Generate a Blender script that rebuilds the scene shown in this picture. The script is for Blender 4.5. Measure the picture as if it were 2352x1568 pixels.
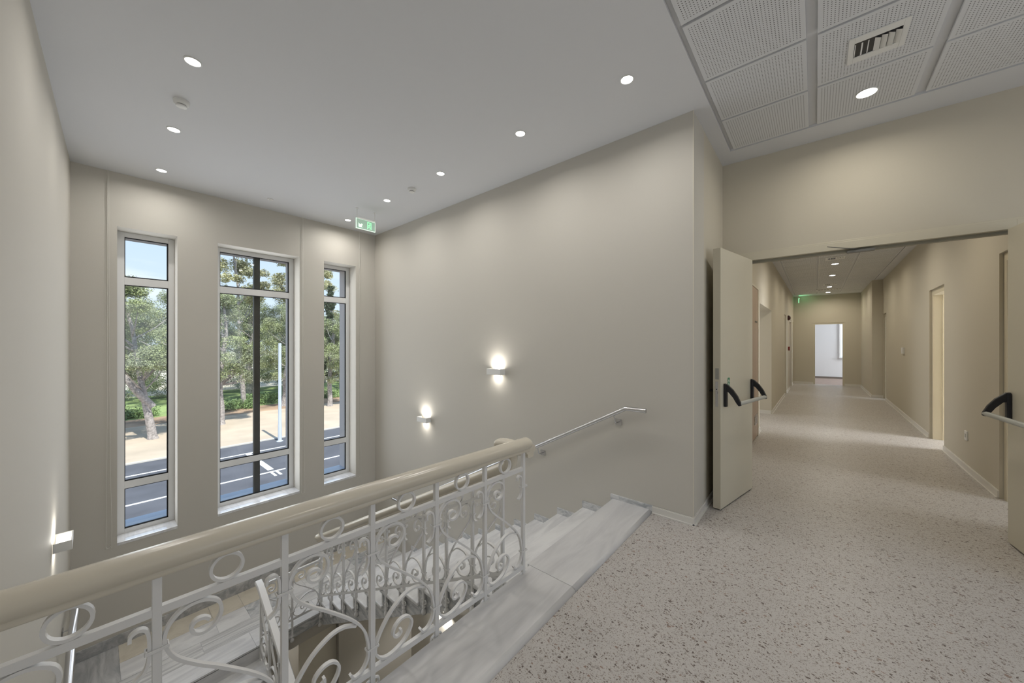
import bpy, math, random
import numpy as np
from mathutils import Vector, Matrix, noise
random.seed(7)
PI = math.pi
SC = bpy.context.scene
COL = SC.collection
for o in list(bpy.data.objects):
    bpy.data.objects.remove(o)

# ------------------------------------------------------------------ camera
FPX = 820.0
YAW = math.atan(697 / FPX)
cd = bpy.data.cameras.new('camera')
cam = bpy.data.objects.new('camera', cd)
COL.objects.link(cam)
cam.location = (0, 0, 1.5)
cam.rotation_euler = (PI / 2, 0, YAW - PI / 2)
cd.sensor_width = 36
cd.lens = FPX / 2352 * 36
cd.shift_y = 4 / 2352
cd.clip_start = 0.05
cd.clip_end = 500
SC.camera = cam

# ------------------------------------------------------------------ world, sun, exposure
w = bpy.data.worlds.new('sky')
SC.world = w
w.use_nodes = True
nt = w.node_tree
nt.nodes.clear()
tc = nt.nodes.new('ShaderNodeTexCoord')
sx = nt.nodes.new('ShaderNodeSeparateXYZ')
cr = nt.nodes.new('ShaderNodeValToRGB')
nz = nt.nodes.new('ShaderNodeTexNoise')
mp = nt.nodes.new('ShaderNodeMapping')
cl = nt.nodes.new('ShaderNodeValToRGB')
mx = nt.nodes.new('ShaderNodeMix')
mx.data_type = 'RGBA'
bg = nt.nodes.new('ShaderNodeBackground')
wo = nt.nodes.new('ShaderNodeOutputWorld')
L = nt.links.new
L(tc.outputs['Generated'], sx.inputs[0])
L(sx.outputs['Z'], cr.inputs[0])
cr.color_ramp.elements[0].position = 0.0
cr.color_ramp.elements[0].color = (0.72, 0.80, 0.88, 1)
cr.color_ramp.elements[1].position = 0.6
cr.color_ramp.elements[1].color = (0.30, 0.50, 0.85, 1)
e = cr.color_ramp.elements.new(0.22)
e.color = (0.58, 0.71, 0.86, 1)
L(tc.outputs['Generated'], mp.inputs[0])
mp.inputs['Scale'].default_value = (1.2, 1.2, 5)
L(mp.outputs[0], nz.inputs[0])
nz.inputs['Scale'].default_value = 2.6
nz.inputs['Detail'].default_value = 5
L(nz.outputs[0], cl.inputs[0])
cl.color_ramp.elements[0].position = 0.52
cl.color_ramp.elements[0].color = (0, 0, 0, 1)
cl.color_ramp.elements[1].position = 0.72
cl.color_ramp.elements[1].color = (0.8, 0.8, 0.8, 1)
L(cl.outputs[0], mx.inputs[0])
L(cr.outputs[0], mx.inputs[6])
mx.inputs[7].default_value = (0.92, 0.94, 0.97, 1)
L(mx.outputs[2], bg.inputs[0])
bg.inputs[1].default_value = 1.35
L(bg.outputs[0], wo.inputs[0])

sd = bpy.data.lights.new('sun', 'SUN')
sd.energy = 6.5
sd.angle = math.radians(0.6)
sd.color = (1.0, 0.95, 0.87)
sun = bpy.data.objects.new('sun', sd)
COL.objects.link(sun)
sun.rotation_euler = (math.radians(33), 0, math.radians(-2))   # comes from behind the building, high

SC.view_settings.view_transform = 'Standard'
SC.view_settings.look = 'None'
SC.view_settings.gamma = 1
SC.view_settings.use_curve_mapping = False
SC.view_settings.exposure = 0.0


def area(name, loc, direction, sx_, sy_, power, col=(1, 1, 1), portal=False, spread=180, disk=False):
    d = bpy.data.lights.new(name, 'AREA')
    d.shape = 'DISK' if disk else 'RECTANGLE'
    d.size = sx_
    if not disk:
        d.size_y = sy_
    d.energy = power
    d.color = col
    d.spread = math.radians(spread)
    if portal:
        d.cycles.is_portal = True
    o = bpy.data.objects.new(name, d)
    COL.objects.link(o)
    o.location = loc
    o.rotation_euler = Vector(direction).to_track_quat('-Z', 'Y').to_euler()
    return o


# daylight openings: portals in the three stair windows, daylight at rooms out of view, added fill behind
area('portal_window', (0.434, 6.55, 1.03), (0, -1, 0), 0.6, 3.6, 1, portal=True)
area('portal_window', (1.565, 6.55, 1.03), (0, -1, 0), 1.1, 3.6, 1, portal=True)
area('portal_window', (2.67, 6.55, 1.03), (0, -1, 0), 0.6, 3.6, 1, portal=True)
area('daylight_stair_window', (0.434, 6.24, 1.03), (0, -1, 0), 0.37, 3.4, 9, (0.93, 0.96, 1.0))
area('daylight_stair_window', (1.565, 6.24, 1.03), (0, -1, 0), 0.84, 3.4, 20, (0.93, 0.96, 1.0))
area('daylight_stair_window', (2.67, 6.24, 1.03), (0, -1, 0), 0.37, 3.4, 8, (0.93, 0.96, 1.0))
area('fill_behind_camera', (1.9, -3.08, 1.75), (0, 1, 0.02), 3.2, 1.9, 10, (0.97, 0.98, 1.0))  # unseen fill lamp, added to brighten the hall softly
area('daylight_room_window', (5.4, -4.9, 1.7), (0, 1, -0.1), 1.2, 1.5, 60, (0.92, 0.96, 1.0))
area('daylight_room_window', (8.6, -4.9, 1.8), (0, 1, -0.15), 1.6, 1.5, 220, (0.95, 0.97, 1.0))
area('daylight_room_window', (13.7, -4.9, 1.7), (0, 1, -0.1), 1.4, 1.5, 80, (0.85, 0.92, 1.0))
area('daylight_side_passage', (8.4, 3.3, 1.6), (0, -1, 0), 1.5, 1.6, 30, (0.95, 0.97, 1.0))
area('daylight_far_room', (19.4, -3.6, 1.8), (0, 1, 0), 1.8, 1.6, 120, (0.9, 0.95, 1.0))


# ------------------------------------------------------------------ materials
MATS = {}


def mat(name, col, rough=0.5, metal=0.0, var=0.0, vscale=4.0, bump=0.0, bscale=60.0, emit=None, estr=0.0,
        spec=0.5, coat=0.0):
    if name in MATS:
        return MATS[name]
    m = bpy.data.materials.new(name)
    m.use_nodes = True
    t = m.node_tree
    b = t.nodes['Principled BSDF']
    b.inputs['Base Color'].default_value = (*col, 1)
    b.inputs['Roughness'].default_value = rough
    b.inputs['Metallic'].default_value = metal
    b.inputs['Specular IOR Level'].default_value = spec
    b.inputs['Coat Weight'].default_value = coat
    b.inputs['Coat Roughness'].default_value = 0.1
    if emit:
        b.inputs['Emission Color'].default_value = (*emit, 1)
        b.inputs['Emission Strength'].default_value = estr
    tcn = t.nodes.new('ShaderNodeTexCoord')
    if var > 0:
        n = t.nodes.new('ShaderNodeTexNoise')
        n.inputs['Scale'].default_value = vscale
        n.inputs['Detail'].default_value = 4
        t.links.new(tcn.outputs['Object'], n.inputs['Vector'])
        r = t.nodes.new('ShaderNodeValToRGB')
        r.color_ramp.elements[0].position = 0.3
        r.color_ramp.elements[1].position = 0.7
        r.color_ramp.elements[0].color = tuple(c * (1 - var) for c in col) + (1,)
        r.color_ramp.elements[1].color = tuple(min(1, c * (1 + var)) for c in col) + (1,)
        t.links.new(n.outputs['Fac'], r.inputs[0])
        t.links.new(r.outputs[0], b.inputs['Base Color'])
    if bump > 0:
        n = t.nodes.new('ShaderNodeTexNoise')
        n.inputs['Scale'].default_value = bscale
        n.inputs['Detail'].default_value = 3
        t.links.new(tcn.outputs['Object'], n.inputs['Vector'])
        bp = t.nodes.new('ShaderNodeBump')
        bp.inputs['Strength'].default_value = bump
        bp.inputs['Distance'].default_value = 0.01
        t.links.new(n.outputs['Fac'], bp.inputs['Height'])
        t.links.new(bp.outputs[0], b.inputs['Normal'])
    MATS[name] = m
    return m


def marble(name, light, dark, rough=0.28, scale=(1.2, 5, 5), amount=0.55, coat=0.0):
    m = bpy.data.materials.new(name)
    m.use_nodes = True
    t = m.node_tree
    b = t.nodes['Principled BSDF']
    b.inputs['Roughness'].default_value = rough
    b.inputs['Coat Weight'].default_value = coat
    b.inputs['Coat Roughness'].default_value = 0.04
    tcn = t.nodes.new('ShaderNodeTexCoord')
    mpn = t.nodes.new('ShaderNodeMapping')
    mpn.inputs['Scale'].default_value = scale
    mpn.inputs['Rotation'].default_value = (0.1, 0.1, 0.18)
    n1 = t.nodes.new('ShaderNodeTexNoise')
    n1.inputs['Scale'].default_value = 1.6
    n1.inputs['Detail'].default_value = 8
    n1.inputs['Roughness'].default_value = 0.62
    n1.inputs['Distortion'].default_value = 0.9
    r = t.nodes.new('ShaderNodeValToRGB')
    r.color_ramp.elements[0].position = 0.36
    r.color_ramp.elements[0].color = (*dark, 1)
    r.color_ramp.elements[1].position = 0.36 + amount * 0.4
    r.color_ramp.elements[1].color = (*light, 1)
    oi = t.nodes.new('ShaderNodeObjectInfo')
    sc2 = t.nodes.new('ShaderNodeMath')
    sc2.operation = 'MULTIPLY'
    sc2.inputs[1].default_value = 57.0
    t.links.new(oi.outputs['Random'], sc2.inputs[0])
    ad = t.nodes.new('ShaderNodeVectorMath')
    t.links.new(tcn.outputs['Object'], mpn.inputs[0])
    t.links.new(mpn.outputs[0], ad.inputs[0])
    t.links.new(sc2.outputs[0], ad.inputs[1])
    t.links.new(ad.outputs[0], n1.inputs['Vector'])
    t.links.new(n1.outputs['Fac'], r.inputs[0])
    t.links.new(r.outputs[0], b.inputs['Base Color'])
    MATS[name] = m
    return m


def terrazzo():
    m = bpy.data.materials.new('terrazzo')
    m.use_nodes = True
    t = m.node_tree
    N = t.nodes.new
    K = t.links.new
    b = t.nodes['Principled BSDF']
    b.inputs['Roughness'].default_value = 0.42
    b.inputs['Specular IOR Level'].default_value = 0.4
    tcn = N('ShaderNodeTexCoord')
    nb = N('ShaderNodeTexNoise')
    nb.inputs['Scale'].default_value = 3
    nb.inputs['Detail'].default_value = 5
    K(tcn.outputs['Object'], nb.inputs['Vector'])
    rb = N('ShaderNodeValToRGB')
    rb.color_ramp.elements[0].color = (0.50, 0.472, 0.445, 1)
    rb.color_ramp.elements[1].color = (0.565, 0.542, 0.518, 1)
    K(nb.outputs['Fac'], rb.inputs[0])
    base = rb.outputs[0]
    # warp
    nw = N('ShaderNodeTexNoise')
    nw.inputs['Scale'].default_value = 40
    K(tcn.outputs['Object'], nw.inputs['Vector'])
    vs = N('ShaderNodeVectorMath')
    vs.operation = 'SCALE'
    vs.inputs['Scale'].default_value = 0.010
    K(nw.outputs['Color'], vs.inputs[0])
    va = N('ShaderNodeVectorMath')
    K(tcn.outputs['Object'], va.inputs[0])
    K(vs.outputs[0], va.inputs[1])
    for sc_, thr, edge, cols in ((64, 0.80, 0.16, ((0.13, 0.10, 0.09), (0.34, 0.31, 0.29), (0.30, 0.21, 0.17))),
                                 (110, 0.71, 0.14, ((0.17, 0.13, 0.11), (0.33, 0.29, 0.26), (0.25, 0.21, 0.18))),
                                 (230, 0.64, 0.09, ((0.30, 0.26, 0.24), (0.42, 0.39, 0.36), (0.36, 0.31, 0.27)))):
        v1 = N('ShaderNodeTexVoronoi')
        v1.voronoi_dimensions = '2D'
        v1.inputs['Scale'].default_value = sc_
        v2 = N('ShaderNodeTexVoronoi')
        v2.voronoi_dimensions = '2D'
        v2.feature = 'DISTANCE_TO_EDGE'
        v2.inputs['Scale'].default_value = sc_
        mpn = N('ShaderNodeMapping')
        mpn.inputs['Rotation'].default_value = (0, 0, sc_ * 0.3)
        mpn.inputs['Scale'].default_value = (1.0, 0.8, 1)
        K(va.outputs[0], mpn.inputs[0])
        K(mpn.outputs[0], v1.inputs['Vector'])
        K(mpn.outputs[0], v2.inputs['Vector'])
        s = N('ShaderNodeSeparateColor')
        K(v1.outputs['Color'], s.inputs[0])
        g1 = N('ShaderNodeMath')
        g1.operation = 'GREATER_THAN'
        g1.inputs[1].default_value = thr
        K(s.outputs[0], g1.inputs[0])
        # chip edge threshold varies per cell
        me = N('ShaderNodeMath')
        me.operation = 'MULTIPLY_ADD'
        me.inputs[1].default_value = 0.20
        me.inputs[2].default_value = edge
        K(s.outputs[1], me.inputs[0])
        g2 = N('ShaderNodeMath')
        g2.operation = 'GREATER_THAN'
        K(v2.outputs['Distance'], g2.inputs[0])
        K(me.outputs[0], g2.inputs[1])
        mm = N('ShaderNodeMath')
        mm.operation = 'MULTIPLY'
        K(g1.outputs[0], mm.inputs[0])
        K(g2.outputs[0], mm.inputs[1])
        rc = N('ShaderNodeValToRGB')
        rc.color_ramp.interpolation = 'CONSTANT'
        rc.color_ramp.elements[0].color = (*cols[0], 1)
        rc.color_ramp.elements[1].position = 0.45
        rc.color_ramp.elements[1].color = (*cols[1], 1)
        ee = rc.color_ramp.elements.new(0.8)
        ee.color = (*cols[2], 1)
        K(s.outputs[2], rc.inputs[0])
        mxn = N('ShaderNodeMix')
        mxn.data_type = 'RGBA'
        K(mm.outputs[0], mxn.inputs[0])
        K(base, mxn.inputs[6])
        K(rc.outputs[0], mxn.inputs[7])
        base = mxn.outputs[2]
    K(base, b.inputs['Base Color'])
    MATS['terrazzo'] = m
    return m


def perforated():
    m = bpy.data.materials.new('perforated_tile')
    m.use_nodes = True
    t = m.node_tree
    N = t.nodes.new
    K = t.links.new
    b = t.nodes['Principled BSDF']
    b.inputs['Roughness'].default_value = 0.85
    tcn = N('ShaderNodeTexCoord')
    s = N('ShaderNodeSeparateXYZ')
    K(tcn.outputs['Object'], s.inputs[0])

    def M(op, a, bb=None, c=None):
        n = N('ShaderNodeMath')
        n.operation = op
        for i, x in enumerate((a, bb, c)):
            if x is None:
                continue
            if isinstance(x, (int, float)):
                n.inputs[i].default_value = x
            else:
                K(x, n.inputs[i])
        return n.outputs[0]
    P = 0.0168
    out = []
    for ax in ('X', 'Y'):
        f = M('SUBTRACT', M('FRACT', M('MULTIPLY', M('ADD', s.outputs[ax], 40 * P), 1 / P)), 0.5)
        out.append(M('MULTIPLY', f, P))
    d = M('SQRT', M('ADD', M('MULTIPLY', out[0], out[0]), M('MULTIPLY', out[1], out[1])))
    hole = M('LESS_THAN', d, 0.0031)
    inside = M('MULTIPLY', M('LESS_THAN', M('ABSOLUTE', s.outputs['X']), 16 * P),
               M('LESS_THAN', M('ABSOLUTE', s.outputs['Y']), 16 * P))
    down = M('LESS_THAN', s.outputs['Z'], -0.002)
    msk = M('MULTIPLY', M('MULTIPLY', hole, inside), down)
    mxn = N('ShaderNodeMix')
    mxn.data_type = 'RGBA'
    K(msk, mxn.inputs[0])
    mxn.inputs[6].default_value = (0.69, 0.70, 0.715, 1)
    mxn.inputs[7].default_value = (0.10, 0.10, 0.10, 1)
    K(mxn.outputs[2], b.inputs['Base Color'])
    MATS['perforated_tile'] = m
    return m


WALL = mat('wall_paint', (0.585, 0.56, 0.505), 0.75, bump=0.06, bscale=180, spec=0.3)
WALLWARM = mat('warm_lit_wall_paint', (0.60, 0.56, 0.468), 0.75, bump=0.06, bscale=180, spec=0.3)  # wall paint with the warm lamplight of lobby and corridor put into its colour
WHITE = mat('ceiling_paint', (0.68, 0.69, 0.712), 0.85)
FARW = mat('white_room_paint', (0.82, 0.83, 0.85), 0.8)
TERR = terrazzo()
PERF = perforated()
SKIRT = mat('skirting_paint', (0.72, 0.70, 0.66), 0.35)
MARB = marble('white_marble', (0.78, 0.78, 0.78), (0.62, 0.62, 0.63), 0.30, (1.1, 5, 4), 0.6)
MARBK = marble('kerb_marble', (0.66, 0.655, 0.655), (0.56, 0.555, 0.56), 0.33, (0.8, 6, 4), 0.6)
MARBG = marble('grey_marble', (0.58, 0.58, 0.58), (0.33, 0.34, 0.35), 0.32, (7, 1.2, 7), 0.75)
MARBS = marble('striped_marble', (0.72, 0.72, 0.71), (0.44, 0.44, 0.45), 0.3, (0.8, 16, 9), 0.6)
MARBX = marble('skirting_marble', (0.70, 0.70, 0.70), (0.36, 0.38, 0.40), 0.3, (5, 5, 12), 0.6)
SILL = marble('sill_marble', (0.82, 0.82, 0.82), (0.68, 0.68, 0.69), 0.08, (10, 1.2, 5), 0.5, coat=1.0)
CREAMT = marble('cream_marble', (0.70, 0.65, 0.55), (0.60, 0.55, 0.46), 0.3, (3, 3, 3), 0.6)
METALW = mat('white_enamel', (0.78, 0.775, 0.77), 0.30)
RAILP = mat('cream_rail_paint', (0.66, 0.61, 0.51), 0.22)
STEEL = mat('brushed_steel', (0.62, 0.62, 0.63), 0.25, 1.0)
DSTEEL = mat('dark_steel', (0.22, 0.22, 0.21), 0.4, 0.8)
DOORP = mat('door_enamel', (0.64, 0.60, 0.49), 0.38)
DOORF = mat('door_frame_enamel', (0.62, 0.58, 0.47), 0.42)
CREAM = mat('cream_door_lacquer', (0.70, 0.635, 0.49), 0.4)
PINK = mat('beige_laminate', (0.50, 0.39, 0.31), 0.45)
BLACK = mat('black_plastic', (0.012, 0.013, 0.018), 0.4)
GREYP = mat('grey_plastic', (0.45, 0.46, 0.43), 0.45)
PLW = mat('white_plastic', (0.78, 0.78, 0.76), 0.4)
PVC = mat('window_aluminium', (0.78, 0.78, 0.775), 0.4)
GASK = mat('black_gasket', (0.012, 0.012, 0.014), 0.5)
MULL = mat('brown_post_paint', (0.060, 0.048, 0.035), 0.5)
FACADE = mat('facade_plaster', (0.78, 0.70, 0.66), 0.85)
CHAINM = mat('blind_chain_plastic', (0.72, 0.70, 0.65), 0.4)
LEDM = mat('lamp_lens', (1, 1, 1), 0.4, emit=(1, 0.97, 0.92), estr=14)
SCOM = mat('sconce_lens', (1, 1, 1), 0.4, emit=(1, 0.93, 0.80), estr=2.5)
REDP = mat('red_plastic', (0.20, 0.012, 0.01), 0.4)
DRED = mat('dark_red_plastic', (0.05, 0.008, 0.008), 0.3)
GREENE = mat('green_sign_film', (0.10, 0.42, 0.22), 0.4, emit=(0.25, 0.85, 0.50), estr=0.35)
SIGNP = mat('sign_acrylic', (0.38, 0.52, 0.44), 0.2, emit=(0.30, 0.50, 0.38), estr=0.12)
SIGNW = mat('sign_glow', (0.8, 1.0, 0.85), 0.4, emit=(0.75, 1.0, 0.82), estr=0.55)
SIGNG = mat('sign_glow_green', (0.35, 0.85, 0.5), 0.4, emit=(0.40, 1.0, 0.55), estr=0.6)
GREENS = mat('green_sticker', (0.03, 0.22, 0.10), 0.4)
WOOD = mat('far_room_floor', (0.34, 0.25, 0.20), 0.45, var=0.15, vscale=6)
ASPH = mat('asphalt', (0.105, 0.105, 0.118), 0.9, var=0.18, vscale=0.9)
LINEM = mat('road_paint', (0.85, 0.85, 0.83), 0.7)
SAND = mat('sand', (0.56, 0.45, 0.34), 0.95, var=0.14, vscale=0.5)
DIRT = mat('red_dirt', (0.40, 0.27, 0.18), 0.95, var=0.35, vscale=0.5)
GRASS = mat('grass_ground', (0.27, 0.35, 0.13), 0.95, var=0.45, vscale=0.6)
PALE = mat('pale_field', (0.74, 0.66, 0.54), 0.95, var=0.15, vscale=0.2)
BARK = mat('pine_bark', (0.37, 0.33, 0.31), 0.9, var=0.4, vscale=9, bump=0.6, bscale=14)
def leafmat(name, c0, c1):
    m = mat(name, c0, 0.7)
    t = m.node_tree
    b = t.nodes['Principled BSDF']
    tcn = t.nodes.new('ShaderNodeTexCoord')
    n = t.nodes.new('ShaderNodeTexNoise')
    n.inputs['Scale'].default_value = 0.9
    n.inputs['Detail'].default_value = 6
    n.inputs['Roughness'].default_value = 0.7
    t.links.new(tcn.outputs['Object'], n.inputs['Vector'])
    r = t.nodes.new('ShaderNodeValToRGB')
    r.color_ramp.elements[0].position = 0.38
    r.color_ramp.elements[1].position = 0.62
    r.color_ramp.elements[0].color = (*c0, 1)
    r.color_ramp.elements[1].color = (*c1, 1)
    t.links.new(n.outputs['Fac'], r.inputs[0])
    t.links.new(r.outputs[0], b.inputs['Base Color'])
    return m


leafmat('pine_needles', (0.20, 0.22, 0.16), (0.38, 0.43, 0.22))
leafmat('olive_needles', (0.27, 0.28, 0.21), (0.46, 0.51, 0.23))
LEAF = [mat('pine_needles', (0.30, 0.32, 0.20), 0.7, var=0.45, vscale=1.2),
        mat('olive_needles', (0.40, 0.41, 0.23), 0.7, var=0.4, vscale=1.2),
        mat('eucalyptus_leaves', (0.44, 0.42, 0.24), 0.6, var=0.45, vscale=1.2),
        mat('cypress_needles', (0.10, 0.13, 0.075), 0.7, var=0.4, vscale=1.0),
        mat('shrub_leaves', (0.20, 0.29, 0.11), 0.6, var=0.5, vscale=2)]
POLEM = mat('galvanised_pole', (0.70, 0.74, 0.80), 0.45, 0.2)

gl = bpy.data.materials.new('window_glass')
gl.use_nodes = True
t_ = gl.node_tree
t_.nodes.clear()
o_ = t_.nodes.new('ShaderNodeOutputMaterial')
tr_ = t_.nodes.new('ShaderNodeBsdfTransparent')
tr_.inputs[0].default_value = (0.93, 0.96, 0.97, 1)
gs_ = t_.nodes.new('ShaderNodeBsdfGlossy')
gs_.inputs['Roughness'].default_value = 0.02
mx_ = t_.nodes.new('ShaderNodeMixShader')
mx_.inputs[0].default_value = 0.03
t_.links.new(tr_.outputs[0], mx_.inputs[1])
t_.links.new(gs_.outputs[0], mx_.inputs[2])
t_.links.new(mx_.outputs[0], o_.inputs[0])
GLASS = gl


# ------------------------------------------------------------------ mesh helpers
class MB:
    def __init__(s):
        s.v = []
        s.f = []

    def box(s, x0, x1, y0, y1, z0, z1):
        n = len(s.v)
        s.v += [(x, y, z) for z in (z0, z1) for y in (y0, y1) for x in (x0, x1)]
        s.f += [tuple(n + i for i in q) for q in
                ((0, 2, 3, 1), (4, 5, 7, 6), (0, 1, 5, 4), (2, 6, 7, 3), (0, 4, 6, 2), (1, 3, 7, 5))]
        return s

    def hexa(s, p):
        """p: 8 points, bottom 4 in order then top 4"""
        n = len(s.v)
        s.v += [tuple(q) for q in p]
        s.f += [tuple(n + i for i in q) for q in
                ((3, 2, 1, 0), (4, 5, 6, 7), (0, 1, 5, 4), (1, 2, 6, 5), (2, 3, 7, 6), (3, 0, 4, 7))]
        return s

    def prism(s, poly, axis, a, b):
        """2D polygon extruded along axis: 'x' -> poly is (y,z); 'y' -> (x,z); 'z' -> (x,y)"""
        n = len(s.v)
        k = len(poly)
        for c in (a, b):
            for p in poly:
                s.v.append({'x': (c, p[0], p[1]), 'y': (p[0], c, p[1]), 'z': (p[0], p[1], c)}[axis])
        s.f.append(tuple(range(n, n + k)))
        s.f.append(tuple(range(n + 2 * k - 1, n + k - 1, -1)))
        for i in range(k):
            j = (i + 1) % k
            s.f.append((n + i, n + k + i, n + k + j, n + j))
        return s

    def tube(s, pts, r, n=12, cap=True):
        pts = [Vector(p) for p in pts]
        if not isinstance(r, (list, tuple)):
            r = [r] * len(pts)
        b0 = len(s.v)
        up = None
        for i, p in enumerate(pts):
            if i == 0:
                d = pts[1] - p
            elif i == len(pts) - 1:
                d = p - pts[i - 1]
            else:
                d = (pts[i + 1] - p).normalized() + (p - pts[i - 1]).normalized()
            d.normalize()
            if up is None:
                up = Vector((0, 0, 1)) if abs(d.z) < 0.9 else Vector((1, 0, 0))
            a = d.cross(up)
            if a.length < 1e-5:
                a = d.cross(Vector((0, 1, 0)))
            a.normalize()
            bb = a.cross(d).normalized()
            up = bb
            k = 1.0
            if 0 < i < len(pts) - 1:
                c = (pts[i + 1] - p).normalized().dot((p - pts[i - 1]).normalized())
                k = 1 / max(0.5, math.sqrt(max(0.05, (1 + c) / 2)))
            for j in range(n):
                t = 2 * PI * j / n
                q = p + a * math.cos(t) * r[i] * k + bb * math.sin(t) * r[i]
                s.v.append(tuple(q))
        for i in range(len(pts) - 1):
            for j in range(n):
                j2 = (j + 1) % n
                s.f.append((b0 + i * n + j, b0 + i * n + j2, b0 + (i + 1) * n + j2, b0 + (i + 1) * n + j))
        if cap:
            s.f.append(tuple(b0 + j for j in reversed(range(n))))
            s.f.append(tuple(b0 + (len(pts) - 1) * n + j for j in range(n)))
        return s

    def section(s, pts, prof, side=None):
        """sweep closed profile prof [(a,b)] (a sideways, b up) along pts; side: fixed sideways vector"""
        pts = [Vector(p) for p in pts]
        b0 = len(s.v)
        n = len(prof)
        for i, p in enumerate(pts):
            if i == 0:
                d = (pts[1] - p).normalized()
                k = 1
            elif i == len(pts) - 1:
                d = (p - pts[i - 1]).normalized()
                k = 1
            else:
                d1 = (pts[i + 1] - p).normalized()
                d0 = (p - pts[i - 1]).normalized()
                d = (d0 + d1).normalized()
                k = 1 / max(0.6, math.sqrt(max(0.1, (1 + d0.dot(d1)) / 2)))
            a = Vector(side).normalized() if side else Vector((d.y, -d.x, 0)).normalized()
            u = a.cross(d).normalized()
            if side:
                ka, kb = 1, k
            else:
                ka, kb = k, 1
            for (pa, pb) in prof:
                s.v.append(tuple(p + a * pa * ka + u * pb * kb))
        for i in range(len(pts) - 1):
            for j in range(n):
                j2 = (j + 1) % n
                s.f.append((b0 + i * n + j, b0 + i * n + j2, b0 + (i + 1) * n + j2, b0 + (i + 1) * n + j))
        s.f.append(tuple(b0 + j for j in reversed(range(n))))
        s.f.append(tuple(b0 + (len(pts) - 1) * n + j for j in range(n)))
        return s

    def lathe(s, prof, n=24, c=(0, 0, 0)):
        """prof: [(r,z)]"""
        b0 = len(s.v)
        for (r, z) in prof:
            for j in range(n):
                t = 2 * PI * j / n
                s.v.append((c[0] + r * math.cos(t), c[1] + r * math.sin(t), c[2] + z))
        for i in range(len(prof) - 1):
            for j in range(n):
                j2 = (j + 1) % n
                s.f.append((b0 + i * n + j, b0 + i * n + j2, b0 + (i + 1) * n + j2, b0 + (i + 1) * n + j))
        s.f.append(tuple(b0 + j for j in reversed(range(n))))
        s.f.append(tuple(b0 + (len(prof) - 1) * n + j for j in range(n)))
        return s

    def build(s, name, material, parent=None, bevel=0.0, smooth=False, world=True, seg=2):
        me = bpy.data.meshes.new(name)
        off = Vector((0, 0, 0))
        vs = s.v
        if parent is not None and world:
            off = parent.location
            vs = [(x - off.x, y - off.y, z - off.z) for x, y, z in s.v]
        me.from_pydata(vs, [], s.f)
        me.validate()
        bmesh_fix(me)
        me.materials.append(material)
        if smooth:
            for p in me.polygons:
                p.use_smooth = True
        o = bpy.data.objects.new(name, me)
        COL.objects.link(o)
        if parent is not None:
            o.parent = parent
        if bevel > 0:
            md = o.modifiers.new('bevel', 'BEVEL')
            md.width = bevel
            md.segments = seg
            md.limit_method = 'ANGLE'
            md.angle_limit = math.radians(40)
        if smooth:
            md = o.modifiers.new('edge', 'EDGE_SPLIT')
            md.split_angle = math.radians(50)
        return o


import bmesh


def bmesh_fix(me):
    bm = bmesh.new()
    bm.from_mesh(me)
    bmesh.ops.recalc_face_normals(bm, faces=bm.faces)
    bm.to_mesh(me)
    bm.free()


def thing(name, label, cat, loc=(0, 0, 0), rotz=0.0, group=None):
    o = bpy.data.objects.new(name, None)
    o.empty_display_size = 0.1
    COL.objects.link(o)
    o.location = loc
    o.rotation_euler = (0, 0, rotz)
    o['label'] = label
    o['category'] = cat
    if group:
        o['group'] = group
    return o


def tag(o, label, cat, group=None, kind=None):
    o['label'] = label
    o['category'] = cat
    if group:
        o['group'] = group
    if kind:
        o['kind'] = kind
    return o


def struct(mb, name, m, **k):
    o = mb.build(name, m, **k)
    o['kind'] = 'structure'
    return o


def copy_tree(o, parent=None, loc=None, label=None):
    c = o.copy()
    COL.objects.link(c)
    c.parent = parent
    if loc is not None:
        c.location = loc
    if label:
        c['label'] = label
    for ch in list(o.children):
        copy_tree(ch, c)
    return c


def copy_part(o, dx, dy, dz, parent):
    c = o.copy()
    COL.objects.link(c)
    c.parent = parent
    c.location = (o.location.x + dx, o.location.y + dy, o.location.z + dz)
    for ch in list(o.children):
        copy_tree(ch, c)
    return c


def wall_mb(p0, p1, th, z0, z1, openings=(), mb=None):
    """wall along p0->p1; thickness th to the left of the direction (negative = right)"""
    mb = mb or MB()
    p0 = Vector((p0[0], p0[1]))
    p1 = Vector((p1[0], p1[1]))
    Ln = (p1 - p0).length
    d = (p1 - p0) / Ln
    nrm = Vector((-d.y, d.x)) * th
    us = sorted({0.0, Ln} | {round(q, 4) for o in openings for q in o[:2]})
    for a, b in zip(us, us[1:]):
        if b - a < 1e-4:
            continue
        mid = (a + b) / 2
        cuts = sorted([(o[2], o[3]) for o in openings if o[0] < mid < o[1]])
        z = z0
        spans = []
        for c0, c1 in cuts:
            if c0 > z + 1e-4:
                spans.append((z, c0))
            z = c1
        if z < z1 - 1e-4:
            spans.append((z, z1))
        for s0, s1 in spans:
            A = p0 + d * a
            B = p0 + d * b
            q = [A, B, B + nrm, A + nrm]
            mb.hexa([(x.x, x.y, s0) for x in q] + [(x.x, x.y, s1) for x in q])
    return mb


def catmull(P, n=5):
    out = []
    Q = [P[0]] + list(P) + [P[-1]]
    for i in range(1, len(Q) - 2):
        p0, p1, p2, p3 = Q[i - 1], Q[i], Q[i + 1], Q[i + 2]
        for k in range(n):
            t = k / n
            out.append(tuple(0.5 * ((2 * p1[c]) + (-p0[c] + p2[c]) * t + (2 * p0[c] - 5 * p1[c] + 4 * p2[c] - p3[c]) * t * t
                                    + (-p0[c] + 3 * p1[c] - 3 * p2[c] + p3[c]) * t ** 3) for c in range(len(p1))))
    out.append(tuple(P[-1]))
    return out


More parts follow.
